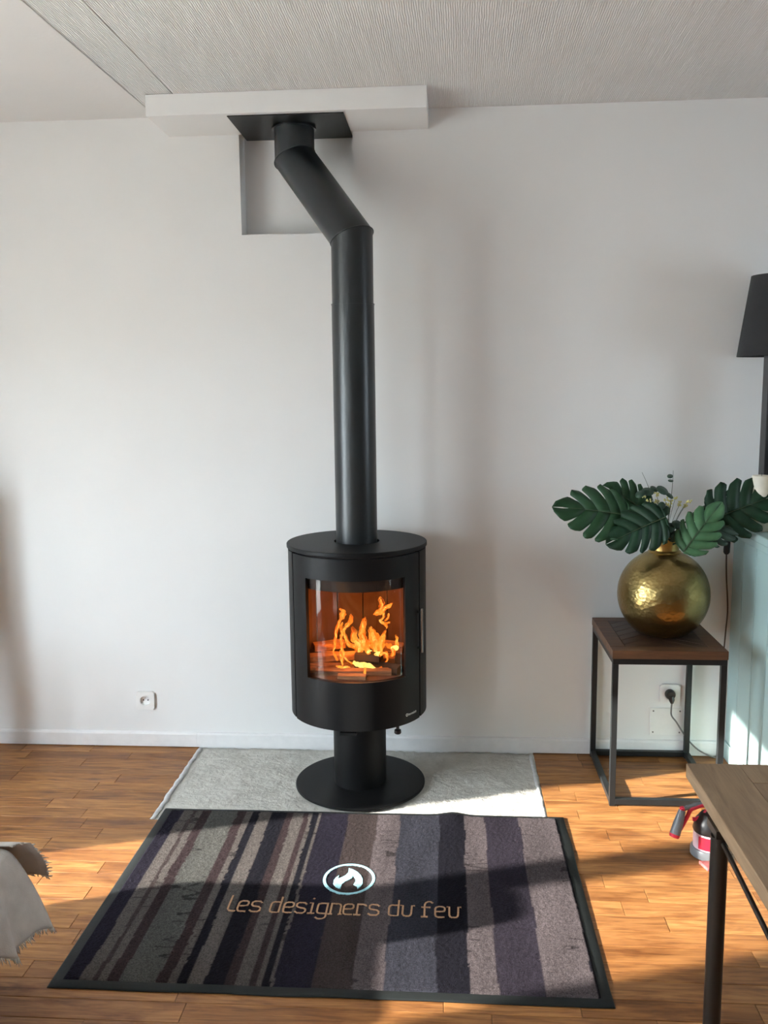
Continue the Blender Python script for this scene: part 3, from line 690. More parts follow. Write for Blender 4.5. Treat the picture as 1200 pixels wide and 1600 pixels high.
def stripe(x, y):
    xx = x + 0.007 * nz(x * 0.2, y, 5, 2) + 0.0014 * nz(x, y, 60, 9)
    c_ = BK
    for b_, col in ST:
        if xx >= b_: c_ = col
        else: break
    k = 1 + 0.25 * nz(x * 2.5, y * 0.5, 6, 4)
    tick = abs(nz(x * 4, y * 26, 1.0, 6)); tw = nz(x * 9, y * 5, 1.0, 1)
    if c_ in (T, G, MV) and tick < 0.035 and tw > 0.2: k *= 0.4
    return (c_[0] * k, c_[1] * k, c_[2] * k, 1)
# gritty pile over the rubber
BW = 0.028; nx, ny = 300, 205; vs = []; fs = []; cols = []
px0, px1, py0, py1 = MX0 + BW, MX1 - BW, MY0 + BW, MY1 - BW * 0.6
rnd = random.Random(3)
for j in range(ny + 1):
    for i in range(nx + 1):
        x = px0 + (px1 - px0) * i / nx; y = py0 + (py1 - py0) * j / ny
        edge = min(i, nx - i, j, ny - j)
        z = 0.0042 + mat_lift(x, y) + (0.004 if edge > 0 else 0) + (rnd.uniform(-0.0012, 0.0012) if edge > 0 else 0)
        vs.append((x, y, z)); cols.append(stripe(x, y))
for j in range(ny):
    for i in range(nx):
        a = j * (nx + 1) + i; fs.append((a, a + 1, a + nx + 2, a + nx + 1))
o = MB().add(vs, fs, True).build('pile', M['pile'], mat_root, auto=False)
ca = o.data.color_attributes.new('pattern', 'FLOAT_COLOR', 'POINT')
ca.data.foreach_set('color', [q for c_ in cols for q in c_])
# rubber backing with thin border
b = MB(); n = 70; vs = []; fs = []
xs = [MX0, MX0 + 0.004, MX0 + BW + 0.002] + [MX0 + BW + 0.002 + (MX1 - MX0 - 2 * BW - 0.004) * k / 60 for k in range(1, 60)] + [MX1 - BW - 0.002, MX1 - 0.004, MX1]
ysl = [MY0, MY0 + 0.004, MY0 + BW + 0.002] + [MY0 + BW + 0.002 + (MY1 - MY0 - 2 * BW - 0.004) * k / 40 for k in range(1, 40)] + [MY1 - BW * 0.6, MY1 - 0.004, MY1]
for j, y in enumerate(ysl):
    for i, x in enumerate(xs):
        e = i in (0, len(xs) - 1) or j in (0, len(ysl) - 1)
        wv = 0.003 * nz(x, 1, 6) if j == 0 or j == len(ysl) - 1 else 0
        wx = 0.004 * nz(1, y, 6, 7) if i == len(xs) - 1 else 0
        vs.append((x + wx, y + wv, (0.0008 if e else 0.0035) + mat_lift(x, y)))
nn = len(xs)
for j in range(len(ysl) - 1):
    for i in range(nn - 1): a = j * nn + i; fs.append((a, a + 1, a + nn + 1, a + nn))
b.add(vs, fs, True); o = b.build('rubber_border', M['rubber'], mat_root, auto=False)
sm = o.modifiers.new('thickness', 'SOLIDIFY'); sm.thickness = 0.0012; sm.offset = -1
# lettering
GL = {
 'l': [[(0, .075), (0, .010), (.005, .002), (.012, 0), (.022, 0)]],
 'e': [[(.025, 0), (.008, 0), (.002, .004), (0, .012), (0, .039), (.003, .047), (.010, .051), (.021, .051), (.027, .046), (.028, .038), (.026, .030), (.020, .027), (0, .026)]],
 's': [[(.029, .044), (.023, .051), (.007, .051), (.001, .045), (.001, .034), (.006, .028), (.023, .024), (.029, .018), (.029, .007), (.023, 0), (.006, 0), (0, .006)]],
 'd': [[(.027, .075), (.027, 0), (.008, 0), (.002, .004), (0, .010), (0, .041), (.003, .048), (.009, .051), (.027, .051)]],
 'i': [[(0, .051), (.008, .051), (.008, 0)], [(-.001, 0), (.017, 0)], [(.0075, .071), (.0085, .074)]],
 'g': [[(.028, .051), (.028, -.014), (.025, -.021), (.018, -.025), (.006, -.025), (0, -.019)], [(.028, .051), (.009, .051), (.002, .047), (0, .040), (0, .012), (.003, .004), (.009, .001), (.028, .001)]],
 'n': [[(-.004, 0), (.006, 0)], [(.002, 0), (.002, .051)], [(.002, .051), (.020, .051), (.027, .048), (.030, .040), (.030, 0)], [(.026, 0), (.034, 0)]],
 'r': [[(-.002, 0), (.016, 0)], [(.006, 0), (.006, .051)], [(.006, .051), (.022, .051), (.029, .048), (.031, .042)]],
 'u': [[(-.002, .051), (.004, .051), (.004, .010), (.007, .003), (.012, 0), (.022, 0), (.027, .004), (.029, .012), (.030, .051), (.037, .051)]],
 'f': [[(0, 0), (.016, 0)], [(.008, 0), (.008, .058), (.011, .068), (.017, .074), (.025, .074), (.031, .068)], [(0, .046), (.023, .046)]],
}
TXT = [('l', -.626), ('e', -.599), ('s', -.562), ('d', -.505), ('e', -.467), ('s', -.432), ('i', -.394), ('g', -.370), ('n', -.333), ('e', -.295), ('r', -.262), ('s', -.223), ('d', -.166), ('u', -.131), ('f', -.073), ('e', -.035), ('u', .001)]
def ribbon(mb, pts, wd, z, close=False):
    P = [Vector((x, y)) for x, y in pts]; n = len(P); L = []; Rr = []
    for i in range(n):
        if close: t_ = (P[(i + 1) % n] - P[i - 1]).normalized()
        else: t_ = (P[min(i + 1, n - 1)] - P[max(i - 1, 0)]).normalized()
        nn_ = Vector((-t_.y, t_.x)) * wd / 2; L.append(P[i] + nn_); Rr.append(P[i] - nn_)
    if not close:
        e0 = (P[0] - P[1]).normalized() * wd * 0.35; e1 = (P[-1] - P[-2]).normalized() * wd * 0.35
        L[0] = L[0] + e0; Rr[0] = Rr[0] + e0; L[-1] = L[-1] + e1; Rr[-1] = Rr[-1] + e1
    vs = [(p.x, p.y, z + mat_lift(p.x, p.y)) for p in L + Rr] + [(p.x, p.y, z - 0.004 + mat_lift(p.x, p.y)) for p in L + Rr]
    fs = []
    for i in range(n if close else n - 1):
        j = (i + 1) % n; fs.append((i, n + i, n + j, j)); fs.append((i, j, 2 * n + j, 2 * n + i)); fs.append((n + j, n + i, 3 * n + i, 3 * n + j))
    mb.add(vs, fs)
lt = MB(); ZL = 0.0098
for ch, x0 in TXT:
    for s in GL[ch]: ribbon(lt, [(x0 + u * 0.98, -1.1735 + v) for u, v in s], 0.0052, ZL)
o = lt.build('lettering', M['letter'], mat_root); o['label'] = 'tan lettering reading les designers du feu'
em = MB(); ribbon(em, [(-.2965 + .0745 * math.cos(2 * math.pi * k / 48), -.991 + .080 * math.sin(2 * math.pi * k / 48)) for k in range(48)], 0.0085, ZL, True)
o = em.build('emblem_ring', M['emblem'], mat_root); o['label'] = 'pale blue ring of the emblem'
fp_ = [(-.304, -.932), (-.290, -.939), (-.275, -.952), (-.263, -.970), (-.255, -.992), (-.253, -1.014), (-.257, -1.030), (-.266, -1.044), (-.269, -1.031), (-.280, -1.023), (-.276, -1.006), (-.278, -.990), (-.286, -.975), (-.289, -.988), (-.297, -.998), (-.307, -1.008), (-.315, -1.022), (-.316, -1.048), (-.331, -1.038), (-.341, -1.020), (-.342, -1.002), (-.337, -.986), (-.329, -.974), (-.330, -.992), (-.319, -.984), (-.309, -.972), (-.303, -.958), (-.303, -.945)]
bm = bmesh.new(); vv = [bm.verts.new((x, y, ZL + mat_lift(x, y))) for x, y in fp_]; f_ = bm.faces.new(vv); f_.normal_update()
if f_.normal.z < 0: f_.normal_flip()
ex = bmesh.ops.extrude_face_region(bm, geom=[f_]); bmesh.ops.translate(bm, verts=[g for g in ex['geom'] if isinstance(g, bmesh.types.BMVert)], vec=(0, 0, 0.0001))
for v in vv: v.co.z -= 0.004
bmesh.ops.triangulate(bm, faces=bm.faces); bmesh.ops.recalc_face_normals(bm, faces=bm.faces)
me = bpy.data.meshes.new('emblem_flame'); bm.to_mesh(me); bm.free(); me.materials.append(M['emblem'])
o = bpy.data.objects.new('emblem_flame', me); COL.objects.link(o); o.parent = mat_root; o.location = -mat_root.location; o['label'] = 'pale blue flame of the emblem'

# ------------------------------------------------------------------ side table
TX0, TX1, TY0, TY1, TZ = 0.571, 0.958, -0.460, -0.017, 0.570
tb = thing('side_table', ((TX0 + TX1) / 2, (TY0 + TY1) / 2, 0), 'square side table with black metal frame and dark parquet top, beside the wall socket', 'table')
q = 0.020
for (x, y) in ((TX0, TY0), (TX1 - q, TY0), (TX0, TY1 - q), (TX1 - q, TY1 - q)):
    boxobj('leg', (x, x + q, y, y + q, 0.002, 0.520), M['tframe'], tb, bevel=0.001)
    boxobj('foot', (x + 0.003, x + q - 0.003, y + 0.003, y + q - 0.003, 0.0002, 0.004), M['black_pl'], tb)
for z0, z1 in ((0.008, 0.028), (0.520, 0.540)):
    e = 0 if z0 > 0.1 else q
    for y in (TY0, TY1 - q): boxobj('rail', (TX0 + e, TX1 - e, y, y + q, z0, z1), M['tframe'], tb, bevel=0.001)
    for x in (TX0, TX1 - q): boxobj('rail', (x, x + q, TY0 + q, TY1 - q, z0, z1), M['tframe'], tb, bevel=0.001)
bw = 0.050; z0, z1 = 0.5402, TZ
boxobj('edge_board', (TX0 - .002, TX1 + .002, TY0 - .002, TY0 + bw, z0, z1), M['tedge'], tb, bevel=0.0012)
boxobj('edge_board', (TX0 - .002, TX1 + .002, TY1 - bw, TY1 + .002, z0, z1), M['tedge'], tb, bevel=0.0012)
boxobj('edge_board', (TX0 - .002, TX0 + bw, TY0 + bw + .0006, TY1 - bw - .0006, z0, z1), M['tedge'], tb, bevel=0.0012)
boxobj('edge_board', (TX1 - bw, TX1 + .002, TY0 + bw + .0006, TY1 - bw - .0006, z0, z1), M['tedge'], tb, bevel=0.0012)
boxobj('core_board', (TX0 + bw, TX1 - bw, TY0 + bw, TY1 - bw, z0, z1 - 0.006), M['ttop'], tb)
def clip(poly, a, b_, c_):     # keep a*x+b*y<=c
    out = []
    for i in range(len(poly)):
        p, q_ = poly[i - 1], poly[i]; dp, dq = a * p[0] + b_ * p[1] - c_, a * q_[0] + b_ * q_[1] - c_
        if (dp <= 0) != (dq <= 0):
            t_ = dp / (dp - dq); out.append((p[0] + (q_[0] - p[0]) * t_, p[1] + (q_[1] - p[1]) * t_))
        if dq <= 0: out.append(q_)
    return out
ix0, ix1, iy0, iy1 = TX0 + bw + .001, TX1 - bw - .001, TY0 + bw + .001, TY1 - bw - .001; xm = (ix0 + ix1) / 2
for (xa, xb, sg) in ((ix0, xm - .0008, 1), (xm + .0008, ix1, -1)):
    dvec = Vector((math.cos(R_(40)), math.sin(R_(40)) * sg)); nv = Vector((-dvec.y, dvec.x))
    for k in range(-14, 15):
        poly = [(xa, iy0), (xb, iy0), (xb, iy1), (xa, iy1)]
        ctr = nv.dot(Vector((xm, (iy0 + iy1) / 2))) + k * 0.042
        poly = clip(poly, nv.x, nv.y, ctr + 0.0203)
        if len(poly) >= 3: poly = clip(poly, -nv.x, -nv.y, -(ctr - 0.0203))
        if len(poly) >= 3:
            ar = abs(sum(poly[i - 1][0] * poly[i][1] - poly[i][0] * poly[i - 1][1] for i in range(len(poly)))) / 2
            if ar > 2e-5: MB().prism(poly, z1 - 0.0058, z1 - random.uniform(0.0002, 0.0008)).build('slat', M['ttop'], tb)

# ------------------------------------------------------------------ brass vase
VC = Vector((0.786, -0.242, TZ))
vz = thing('brass_vase', VC, 'round hammered brass vase on the side table holding leaves', 'vase')
pr = [(0.0, 0.0005), (0.062, 0.0005), (0.075, 0.004)]
for k in range(1, 34):
    ang = -math.pi / 2 + 0.45 + (math.pi - 0.45 - 0.335) * k / 33
    pr.append((0.1630 * math.cos(ang), 0.1500 + 0.166 * math.sin(ang)))
b = MB(); b.lathe(pr, VC, 80, cap=False); o = b.build('belly', M['brass'], vz, origin=VC)
zt = pr[-1][1]
MB().lathe([(pr[-1][0] + .003, zt - .004), (pr[-1][0] + .0055, zt), (pr[-1][0] + .003, zt + .004), (0.050, zt + .008), (0.050, zt + .03), (0.054, zt + .054), (0.056, zt + .058), (0.053, zt + .058), (0.047, zt + .03), (0.047, zt - .02)], VC, 56, cap=False).build('neck', M['brass_s'], vz, origin=VC)
NECK = VC + Vector((0, 0, zt + 0.045))

# ------------------------------------------------------------------ foliage
def bez(a, b_, c_, n=10): return [a * (1 - t) ** 2 + b_ * 2 * t * (1 - t) + c_ * t * t for t in [i / n for i in range(n + 1)]]
def monstera(B, Tp, nrm, mat, label, wscale=1.0, curl=0.18, seed=0, nl=6, stemdir=None):
    rr = random.Random(seed); B = Vector(B); Tp = Vector(Tp); L = (Tp - B).length
    Y = (Tp - B).normalized(); Nn = Vector(nrm); Z = (Nn - Y * Nn.dot(Y)).normalized(); X = Y.cross(Z)
    root = thing('monstera_leaf', NECK + Vector((0, 0, -0.06)), label, 'leaf', 'monstera leaves in the brass vase')
    def loc(x, y, dz=0):
        xx = x / L; yy = y / L
        z = -curl * L * (xx * xx) * 1.6 - curl * L * max(0, yy) ** 2 * 0.8 + 0.06 * L * math.sin(6 * yy + seed) * abs(xx) + dz
        return B + X * (x * wscale) + Y * y + Z * z
    mb = MB()
    KN = [(0, .60), (20, .505), (45, .45), (70, .44), (95, .45), (130, .50), (155, .50), (178, .405)]
    def rho(ph):
        for (a0, r0), (a1, r1) in zip(KN, KN[1:]):
            if ph <= a1: return r0 + (r1 - r0) * (ph - a0) / (a1 - a0)
        return KN[-1][1]
    ms = [0.0, 0.015, 0.10, 0.24, 0.41, 0.58, 0.80]; ph_ = [178, 136, 108, 82, 57, 33, 0]; NL = 6
    for s in (-1, 1):
        ends = []
        for k in range(NL + 1):
            ph = ph_[k] + (rr.uniform(-4, 4) if 0 < k < NL else 0); r_ = rho(ph) * (rr.uniform(.93, 1.06) if k < NL else 1)
            ends.append(Vector((r_ * math.sin(R_(ph)), 0.42 + r_ * math.cos(R_(ph)))))
        def bc(k, r):
            a_ = Vector((0, ms[k])); e = ends[k]; c_ = a_.lerp(e, .55) + Vector((0.02, -0.05))
            return a_ * (1 - r) ** 2 + c_ * 2 * r * (1 - r) + e * r * r
        for k in range(NL):
            NP = 12; rows = []; slit = rr.uniform(.42, .62)
            for q_ in range(NP + 1):
                r = q_ / NP; p0, p1 = bc(k, r), bc(k + 1, r)
                g = 0.0 if r <= slit else 0.085 * ((r - slit) / (1 - slit)) ** 0.4
                if r > 0.83: g = g + (0.30 - g) * (1 - math.sqrt(max(0, 1 - ((r - 0.83) / 0.17) ** 2)))
                g0 = g if k > 0 else (g if r > .83 else 0); g1 = g if k < NL - 1 else 0
                bul = 1 + 0.06 * max(0, r - .7) / .3
                row = []
                for t_ in (0, .5, 1):
                    p = p0.lerp(p1, g0 + (1 - g0 - g1) * t_); 
                    if t_ == .5: p = Vector((p.x * bul, p.y + (p.y - .42) * (bul - 1)))
                    row.append(loc(s * p.x * L, p.y * L, (0.006 * r if t_ == .5 else 0) * L / .25))
                rows.append(row)
            mb.add([p for r3 in rows for p in r3], [(q_ * 3 + c_, q_ * 3 + c_ + 1, q_ * 3 + c_ + 4, q_ * 3 + c_ + 3) for q_ in range(NP) for c_ in range(2)], True)
    bl = mb.build('blade', mat, root, origin=B, auto=False)
    sm = bl.modifiers.new('thickness', 'SOLIDIFY'); sm.thickness = 0.0008; sm.offset = 0
    MB().tube([loc(0, L * t, 0.003) for t in [k / 8 for k in range(8)]], [0.0022 - 0.0018 * k / 7 for k in range(8)], 6).build('midrib', M['stem'], bl)
    mid = NECK.lerp(B, 0.45) + Vector((0, 0, 0.03)) if stemdir is None else Vector(stemdir)
    MB().tube(bez(NECK + Vector((rr.uniform(-.02, .02), rr.uniform(-.02, .02), -0.06)), mid, B, 8), 0.003, 8).build('stem', M['stem'], root)
    return root
A_ = at
monstera(A_(982, 806, -.27), A_(869, 786, -.30), (-.15, -.80, .60), M['leaf_m'], 'mid green monstera leaf reaching furthest left from the vase', 0.95, 0.15, 1)
monstera(A_(1012, 800, -.21), A_(945, 757, -.19), (-.1, -.85, .45), M['leaf_m'], 'monstera leaf standing upright behind the left leaves', 1.0, 0.15, 2)
monstera(A_(1040, 808, -.33), A_(950, 846, -.36), (0.05, -.88, .45), M['leaf_d'], 'dark monstera leaf drooping over the front left of the vase rim', 0.92, 0.2, 3)
monstera(A_(1068, 862, -.35), A_(1126, 783, -.35), (-.25, -.9, .35), M['leaf_l'], 'light green monstera leaf hanging over the vase neck', 0.74, 0.3, 4, stemdir=NECK + Vector((0.02, -0.05, 0.03)))
monstera(A_(1112, 812, -.27), A_(1218, 770, -.27), (.1, -.9, .42), M['leaf_d'], 'very dark monstera leaf reaching furthest right in front of the candle', 1.0, 0.12, 5)
monstera(A_(1098, 842, -.31), A_(1160, 806, -.29), (-.1, -.8, .6), M['leaf_g'], 'greyish folded monstera leaf under the dark right leaf', 0.8, 0.3, 6)
monstera(A_(1080, 812, -.20), A_(1140, 750, -.18), (-.6, -.35, .7), M['leaf_d'], 'narrow edge-on monstera leaf behind the right leaves', 0.42, 0.3, 8)
monstera(A_(1040, 826, -.29), A_(1022, 850, -.33), (.1, -.9, .3), M['leaf_d'], 'small dark monstera leaf tucked into the vase mouth', 0.8, 0.2, 9)
def disc(mb, c_, nrm, rad, n=12):
    Z = Vector(nrm).normalized(); X = Z.orthogonal().normalized(); Y = Z.cross(X); c_ = Vector(c_)
    mb.add([c_ + Z * rad * 0.12] + [c_ + X * math.cos(2 * math.pi * k / n) * rad + Y * math.sin(2 * math.pi * k / n) * rad * 0.85 for k in range(n)], [(0, 1 + k, 1 + (k + 1) % n) for k in range(n)], True)
def eucalyptus(top, leaves, label):
    root = thing('eucalyptus_stem', NECK, label, 'plant', 'eucalyptus stems in the brass vase')
    MB().tube(bez(NECK + Vector((0, 0.01, -0.05)), NECK.lerp(top, 0.5) + Vector((0.01, 0, 0.02)), top, 8), [0.0018 - 0.0012 * k / 8 for k in range(9)], 6).build('stem', M['stem'], root)
    for (c_, nr, rad) in leaves:
        mb = MB(); disc(mb, c_, nr, rad); o = mb.build('leaf', M['euca'], root, auto=False)
        sm = o.modifiers.new('thickness', 'SOLIDIFY'); sm.thickness = 0.0008
eucalyptus(A_(1003, 738, -.22), [(A_(1012, 768, -.22), (.1, -.5, .8), .026), (A_(1000, 772, -.24), (-.3, -.5, .7), .02), (A_(1022, 764, -.2), (.4, -.5, .7), .018), (A_(1016, 790, -.22), (.1, -.8, .5), .02)], 'eucalyptus sprig with a bare thin tip above the left leaves')
eucalyptus(A_(1052, 735, -.22), [(A_(1047, 744, -.22), (0, -.6, .8), .012), (A_(1048, 751, -.225), (.1, -.4, .9), .011), (A_(1035, 766, -.2), (.4, -.5, .7), .027), (A_(1046, 774, -.2), (.5, -.4, .7), .02), (A_(1040, 798, -.22), (.2, -.8, .4), .02), (A_(1034, 790, -.23), (.2, -.8, .4), .016)], 'eucalyptus sprig with round leaves at its tip, right of the bare one')
eucalyptus(A_(1062, 815, -.25), [(A_(1058, 820, -.26), (.2, -.6, .7), .024), (A_(1045, 825, -.27), (-.2, -.6, .7), .026), (A_(1066, 832, -.28), (.3, -.7, .5), .022), (A_(1052, 838, -.29), (0, -.7, .6), .026)], 'short dark eucalyptus cluster in the mouth of the vase')
yf = thing('dried_flowers', NECK, 'bunch of small pale yellow dried flowers between the leaves', 'flowers')
for k, (px, py) in enumerate([(1006, 776), (1014, 783), (1026, 772), (1027, 784), (1040, 780), (1048, 785), (1055, 779), (1063, 787), (1076, 783), (1070, 790), (1020, 790), (1045, 790)]):
    tip = A_(px, py, -.20 - 0.01 * (k % 3)); MB().tube(bez(NECK + Vector((.003 * (k - 6), 0, -.02)), NECK.lerp(tip, .5) + Vector((0, 0, .02)), tip, 5), 0.0008, 5).build('stem', M['stem'], yf)
    mb = MB(); rr = random.Random(k)
    for j in range(7):
        c_ = tip + Vector((rr.uniform(-.008, .008), rr.uniform(-.008, .008), rr.uniform(-.007, .007)))
        mb.lathe([(0.0002, -0.004), (0.0032, -0.001), (0.0028, 0.003), (0.0002, 0.0045)], c_, 7, cap=False)
    mb.build('bloom', M['yellow'], yf)

# ------------------------------------------------------------------ sockets, cables
def socket(c_, label, side, plugged):
    root = thing('wall_socket', c_, label, 'socket'); x, y, z = c_; h = side / 2
    b = MB(); n = 28
    vs = []; fs = []
    # plate with a round well: outer square ring to circle
    R0 = side * 0.27
    for k in range(n):
        a_ = 2 * math.pi * k / n; ca_, sa = math.cos(a_), math.sin(a_); mxx = max(abs(ca_), abs(sa)); vs.append((x + h * ca_ / mxx, -0.0005, z + h * sa / mxx))
    for k in range(n):
        a_ = 2 * math.pi * k / n; ca_, sa = math.cos(a_), math.sin(a_); mxx = max(abs(ca_), abs(sa)); vs.append((x + h * .985 * ca_ / mxx, -0.0105, z + h * .985 * sa / mxx))
    for rr_, yy in ((R0, -0.0115), (R0 * .95, -0.0005)):
        for k in range(n): a_ = 2 * math.pi * k / n; vs.append((x + rr_ * math.cos(a_), yy, z + rr_ * math.sin(a_)))
    for l in range(3):
        for k in range(n): k2 = (k + 1) % n; fs.append((l * n + k, l * n + k2, (l + 1) * n + k2, (l + 1) * n + k))
    fs.append(tuple(3 * n + k for k in range(n)))
    b.add(vs, fs); b.build('face_plate', M['plastic'], root)
    if not plugged:
        for dx in (-0.0095, 0.0095):
            hb_ = MB(); hb_.tube([(x + dx, -0.0008, z), (x + dx, -0.0022, z)], 0.0028, 10); hb_.build('pin_hole', M['dark'], root)
        MB().tube([(x, -0.0008, z + 0.010), (x, -0.012, z + 0.010)], 0.0022, 8).build('earth_pin', M['chrome'], root)
    return root
socket((-1.250, 0, 0.200), 'white wall socket left of the stove, above the skirting', 0.078, False)
socket((0.882, 0, 0.257), 'white wall socket under the side table with a black plug in it', 0.080, True)
cp = thing('cover_plate', (0.872, 0, 0.142), 'square white blanking plate with corner screws below the plugged socket', 'cover plate')
boxobj('plate', (0.808, 0.936, -0.006, -0.0005, 0.086, 0.198), M['plastic'], cp, bevel=0.001)
for x in (0.820, 0.924):
    for z in (0.098, 0.186): MB().tube([(x, -0.0055, z), (x, -0.0075, z)], 0.0032, 10).build('screw', M['cord_grey'], cp)
pg = thing('power_plug', (0.880, -0.012, 0.258), 'black round power plug with grey cord in the socket under the table', 'plug')
b = MB(); b.tube([(0.880, -0.0118, 0.260), (0.880, -0.028, 0.260), (0.880, -0.034, 0.259)], [0.0195, 0.0195, 0.016], 24); b.tube([(0.882, -0.026, 0.255), (0.885, -0.027, 0.238), (0.886, -0.027, 0.226)], [0.012, 0.011, 0.006], 12); b.build('plug_body', M['black_pl'], pg)
def smooth(pts, n=6):
    P = [Vector(p) for p in pts]; out = []
    for i in range(len(P) - 1):
        p0, p1, p2, p3 = P[max(i - 1, 0)], P[i], P[i + 1], P[min(i + 2, len(P) - 1)]
        for s in range(n):
            t = s / n; out.append(0.5 * ((2 * p1) + (-p0 + p2) * t + (2 * p0 - 5 * p1 + 4 * p2 - p3) * t * t + (-p0 + 3 * p1 - 3 * p2 + p3) * t ** 3))
    return out + [P[-1]]
MB().tube(smooth([(0.886, -0.027, 0.228), (0.884, -0.028, 0.200), (0.886, -0.03, 0.176), (0.905, -0.03, 0.150), (0.925, -0.03, 0.118), (0.955, -0.03, 0.075), (0.995, -0.03, 0.036), (1.045, -0.03, 0.010), (1.075, -0.03, 0.005), (1.092, -0.03, 0.005)]), 0.0032, 8).build('cord', M['cord_grey'], pg)
lc = thing('lamp_cord', (1.075, -0.03, 0.80), 'dark brown lamp cord with inline switch hanging down the wall beside the cabinet', 'cord')
c1, c2, c3, c4, c5, c6 = A_(1139, 822, -.03), A_(1137, 838, -.03), A_(1135, 866, -.03), A_(1135, 900, -.03), A_(1137, 950, -.03), A_(1131, 1020, -.02)
MB().tube(smooth([c1 + Vector((.03, 0, .10)), c1 + Vector((.004, 0, .03)), c1, c2]), 0.0030, 8).build('cord', M['cord_brown'], lc)
MB().tube(smooth([c3, c4, c5, A_(1134, 985, -.025), c6, A_(1131, 1060, -.02), A_(1129, 1120, -.02), A_(1127, 1160, -.02)]), 0.0030, 8).build('cord', M['cord_brown'], lc)
b = MB(); d_ = (c3 - c2); b.tube([c2, c2 + d_ * .12, c2 + d_ * .88, c3], [0.007, 0.0125, 0.0125, 0.007], 12, flat=0.8); b.build('inline_switch', M['black_pl'], lc)

# ------------------------------------------------------------------ teal cabinet with lamp and candles
CX, CZ, CF = 1.100, 0.950, -0.62
cb = thing('cabinet', (1.35, -0.31, 0), 'glossy pale teal cabinet with boarded side at the right edge', 'cabinet')
boxobj('carcass', (CX + 0.012, 1.62, CF, -0.002, 0.001, CZ - 0.03), M['teal'], cb)
ys = [-0.0145, -0.135, -0.2745, -0.414, -0.555, CF + 0.002]
for k in range(len(ys) - 1):
    b = MB(); b.box(CX, CX + 0.0118, ys[k + 1] + 0.0022, ys[k] - 0.0022, 0.075, CZ - 0.031); b.build('board', M['teal'], cb, bevel=0.002)
boxobj('plinth', (CX - 0.003, CX + 0.0118, CF, -0.0145, 0.001, 0.072), M['teal'], cb, bevel=0.0015)
boxobj('cabinet_top', (CX - 0.012, 1.64, CF - 0.02, -0.002, CZ - 0.0295, CZ), M['teal'], cb, bevel=0.004)
b = MB(); b.box(CX - 0.006, CX + 0.0, CF, -0.002, CZ - 0.055, CZ - 0.0305); b.build('cornice', M['teal'], cb, bevel=0.002)
LX, LY = 1.178, -0.150
lp = thing('table_lamp', (LX, LY, CZ), 'black table lamp with tapered shade and square column, standing on the cabinet', 'lamp')
boxobj('base', (LX - .06, LX + .06, LY - .06, LY + .06, CZ + .0003, CZ + .02), M['black_pl'], lp, bevel=0.002)
boxobj('column', (LX - .034, LX + .034, LY - .03, LY + .03, CZ + .0202, 1.66), M['black_pl'], lp, bevel=0.003)
b = MB(); b.lathe([(0.132, 1.572), (0.134, 1.572), (0.096, 1.855), (0.094, 1.855), (0.132, 1.572)], (LX, LY, 0), 56, cap=False); b.build('lamp_shade', M['shade'], lp)
MB().tube([(LX - .1, LY, 1.66), (LX + .1, LY, 1.66)], 0.002, 6).build('shade_bar', M['black_pl'], lp)
def candle(x, y, r, h, label):
    root = thing('candle', (x, y, CZ), label, 'candle', 'white candles on the cabinet')
    MB().lathe([(r * .98, 0.0004), (r, 0.002), (r, h - .004), (r * .93, h), (r * .6, h - .005), (0.0, h - .006)], (x, y, CZ), 32, cap=False).build('wax', M['wax'], root)
    MB().tube([(x, y, CZ + h - .006), (x + .001, y, CZ + h + .008)], 0.001, 6).build('wick', M['dark'], root)
candle(1.122, -0.222, 0.032, 0.200, 'ivory pillar candle on the cabinet, behind the dark right leaf')
candle(1.176, -0.275, 0.023, 0.212, 'taller ivory candle at the right edge of the picture')

# ------------------------------------------------------------------ coffee table
KX0, KX1, KY1, KY0, KZ = 0.590, 1.25, -1.343, -2.45, 0.550
ck = thing('coffee_table', (0.92, -1.9, 0), 'brown plank coffee table with round dark metal legs, at the lower right', 'table')
xs_ = [KX0, 0.692, 0.81, 0.92, 1.03, 1.14, KX1]
boxobj('breadboard_end', (KX0, 0.716, KY0, KY1, KZ - 0.036, KZ), M['ctop'], ck, bevel=0.002)
MB().box(0.7165, KX1, KY1 - 0.105, KY1, KZ - 0.036, KZ - 0.0004).build('plank', M['tedge2'] if 'tedge2' in M else M['ctop'], ck, bevel=0.001)
yy = KY1 - 0.1055
while yy > KY0:
    y2 = max(yy - 0.16, KY0); MB().box(0.7165, KX1, y2 + 0.0003, yy - 0.0003, KZ - 0.036, KZ - 0.0004 - random.uniform(0, .0004)).build('plank', M['ctop'], ck, bevel=0.001); yy = y2
for (x, y) in ((0.598, -1.60), (1.22, -1.60), (0.598, -2.30), (1.22, -2.30)):
    MB().tube([(x, y, 0.0005), (x, y, 0.495)], 0.019, 20).build('leg', M['coffee_leg'], ck)
    boxobj('bracket', (x - 0.014, x + 0.030, y - 0.02, y + 0.05, 0.4952, 0.5138), M['coffee_leg'], ck, bevel=0.001)
for x in (0.601, 1.218): MB().tube([(x, -1.60, 0.486), (x, -2.30, 0.410)], 0.0055, 10).build('stretcher', M['coffee_leg'], ck)

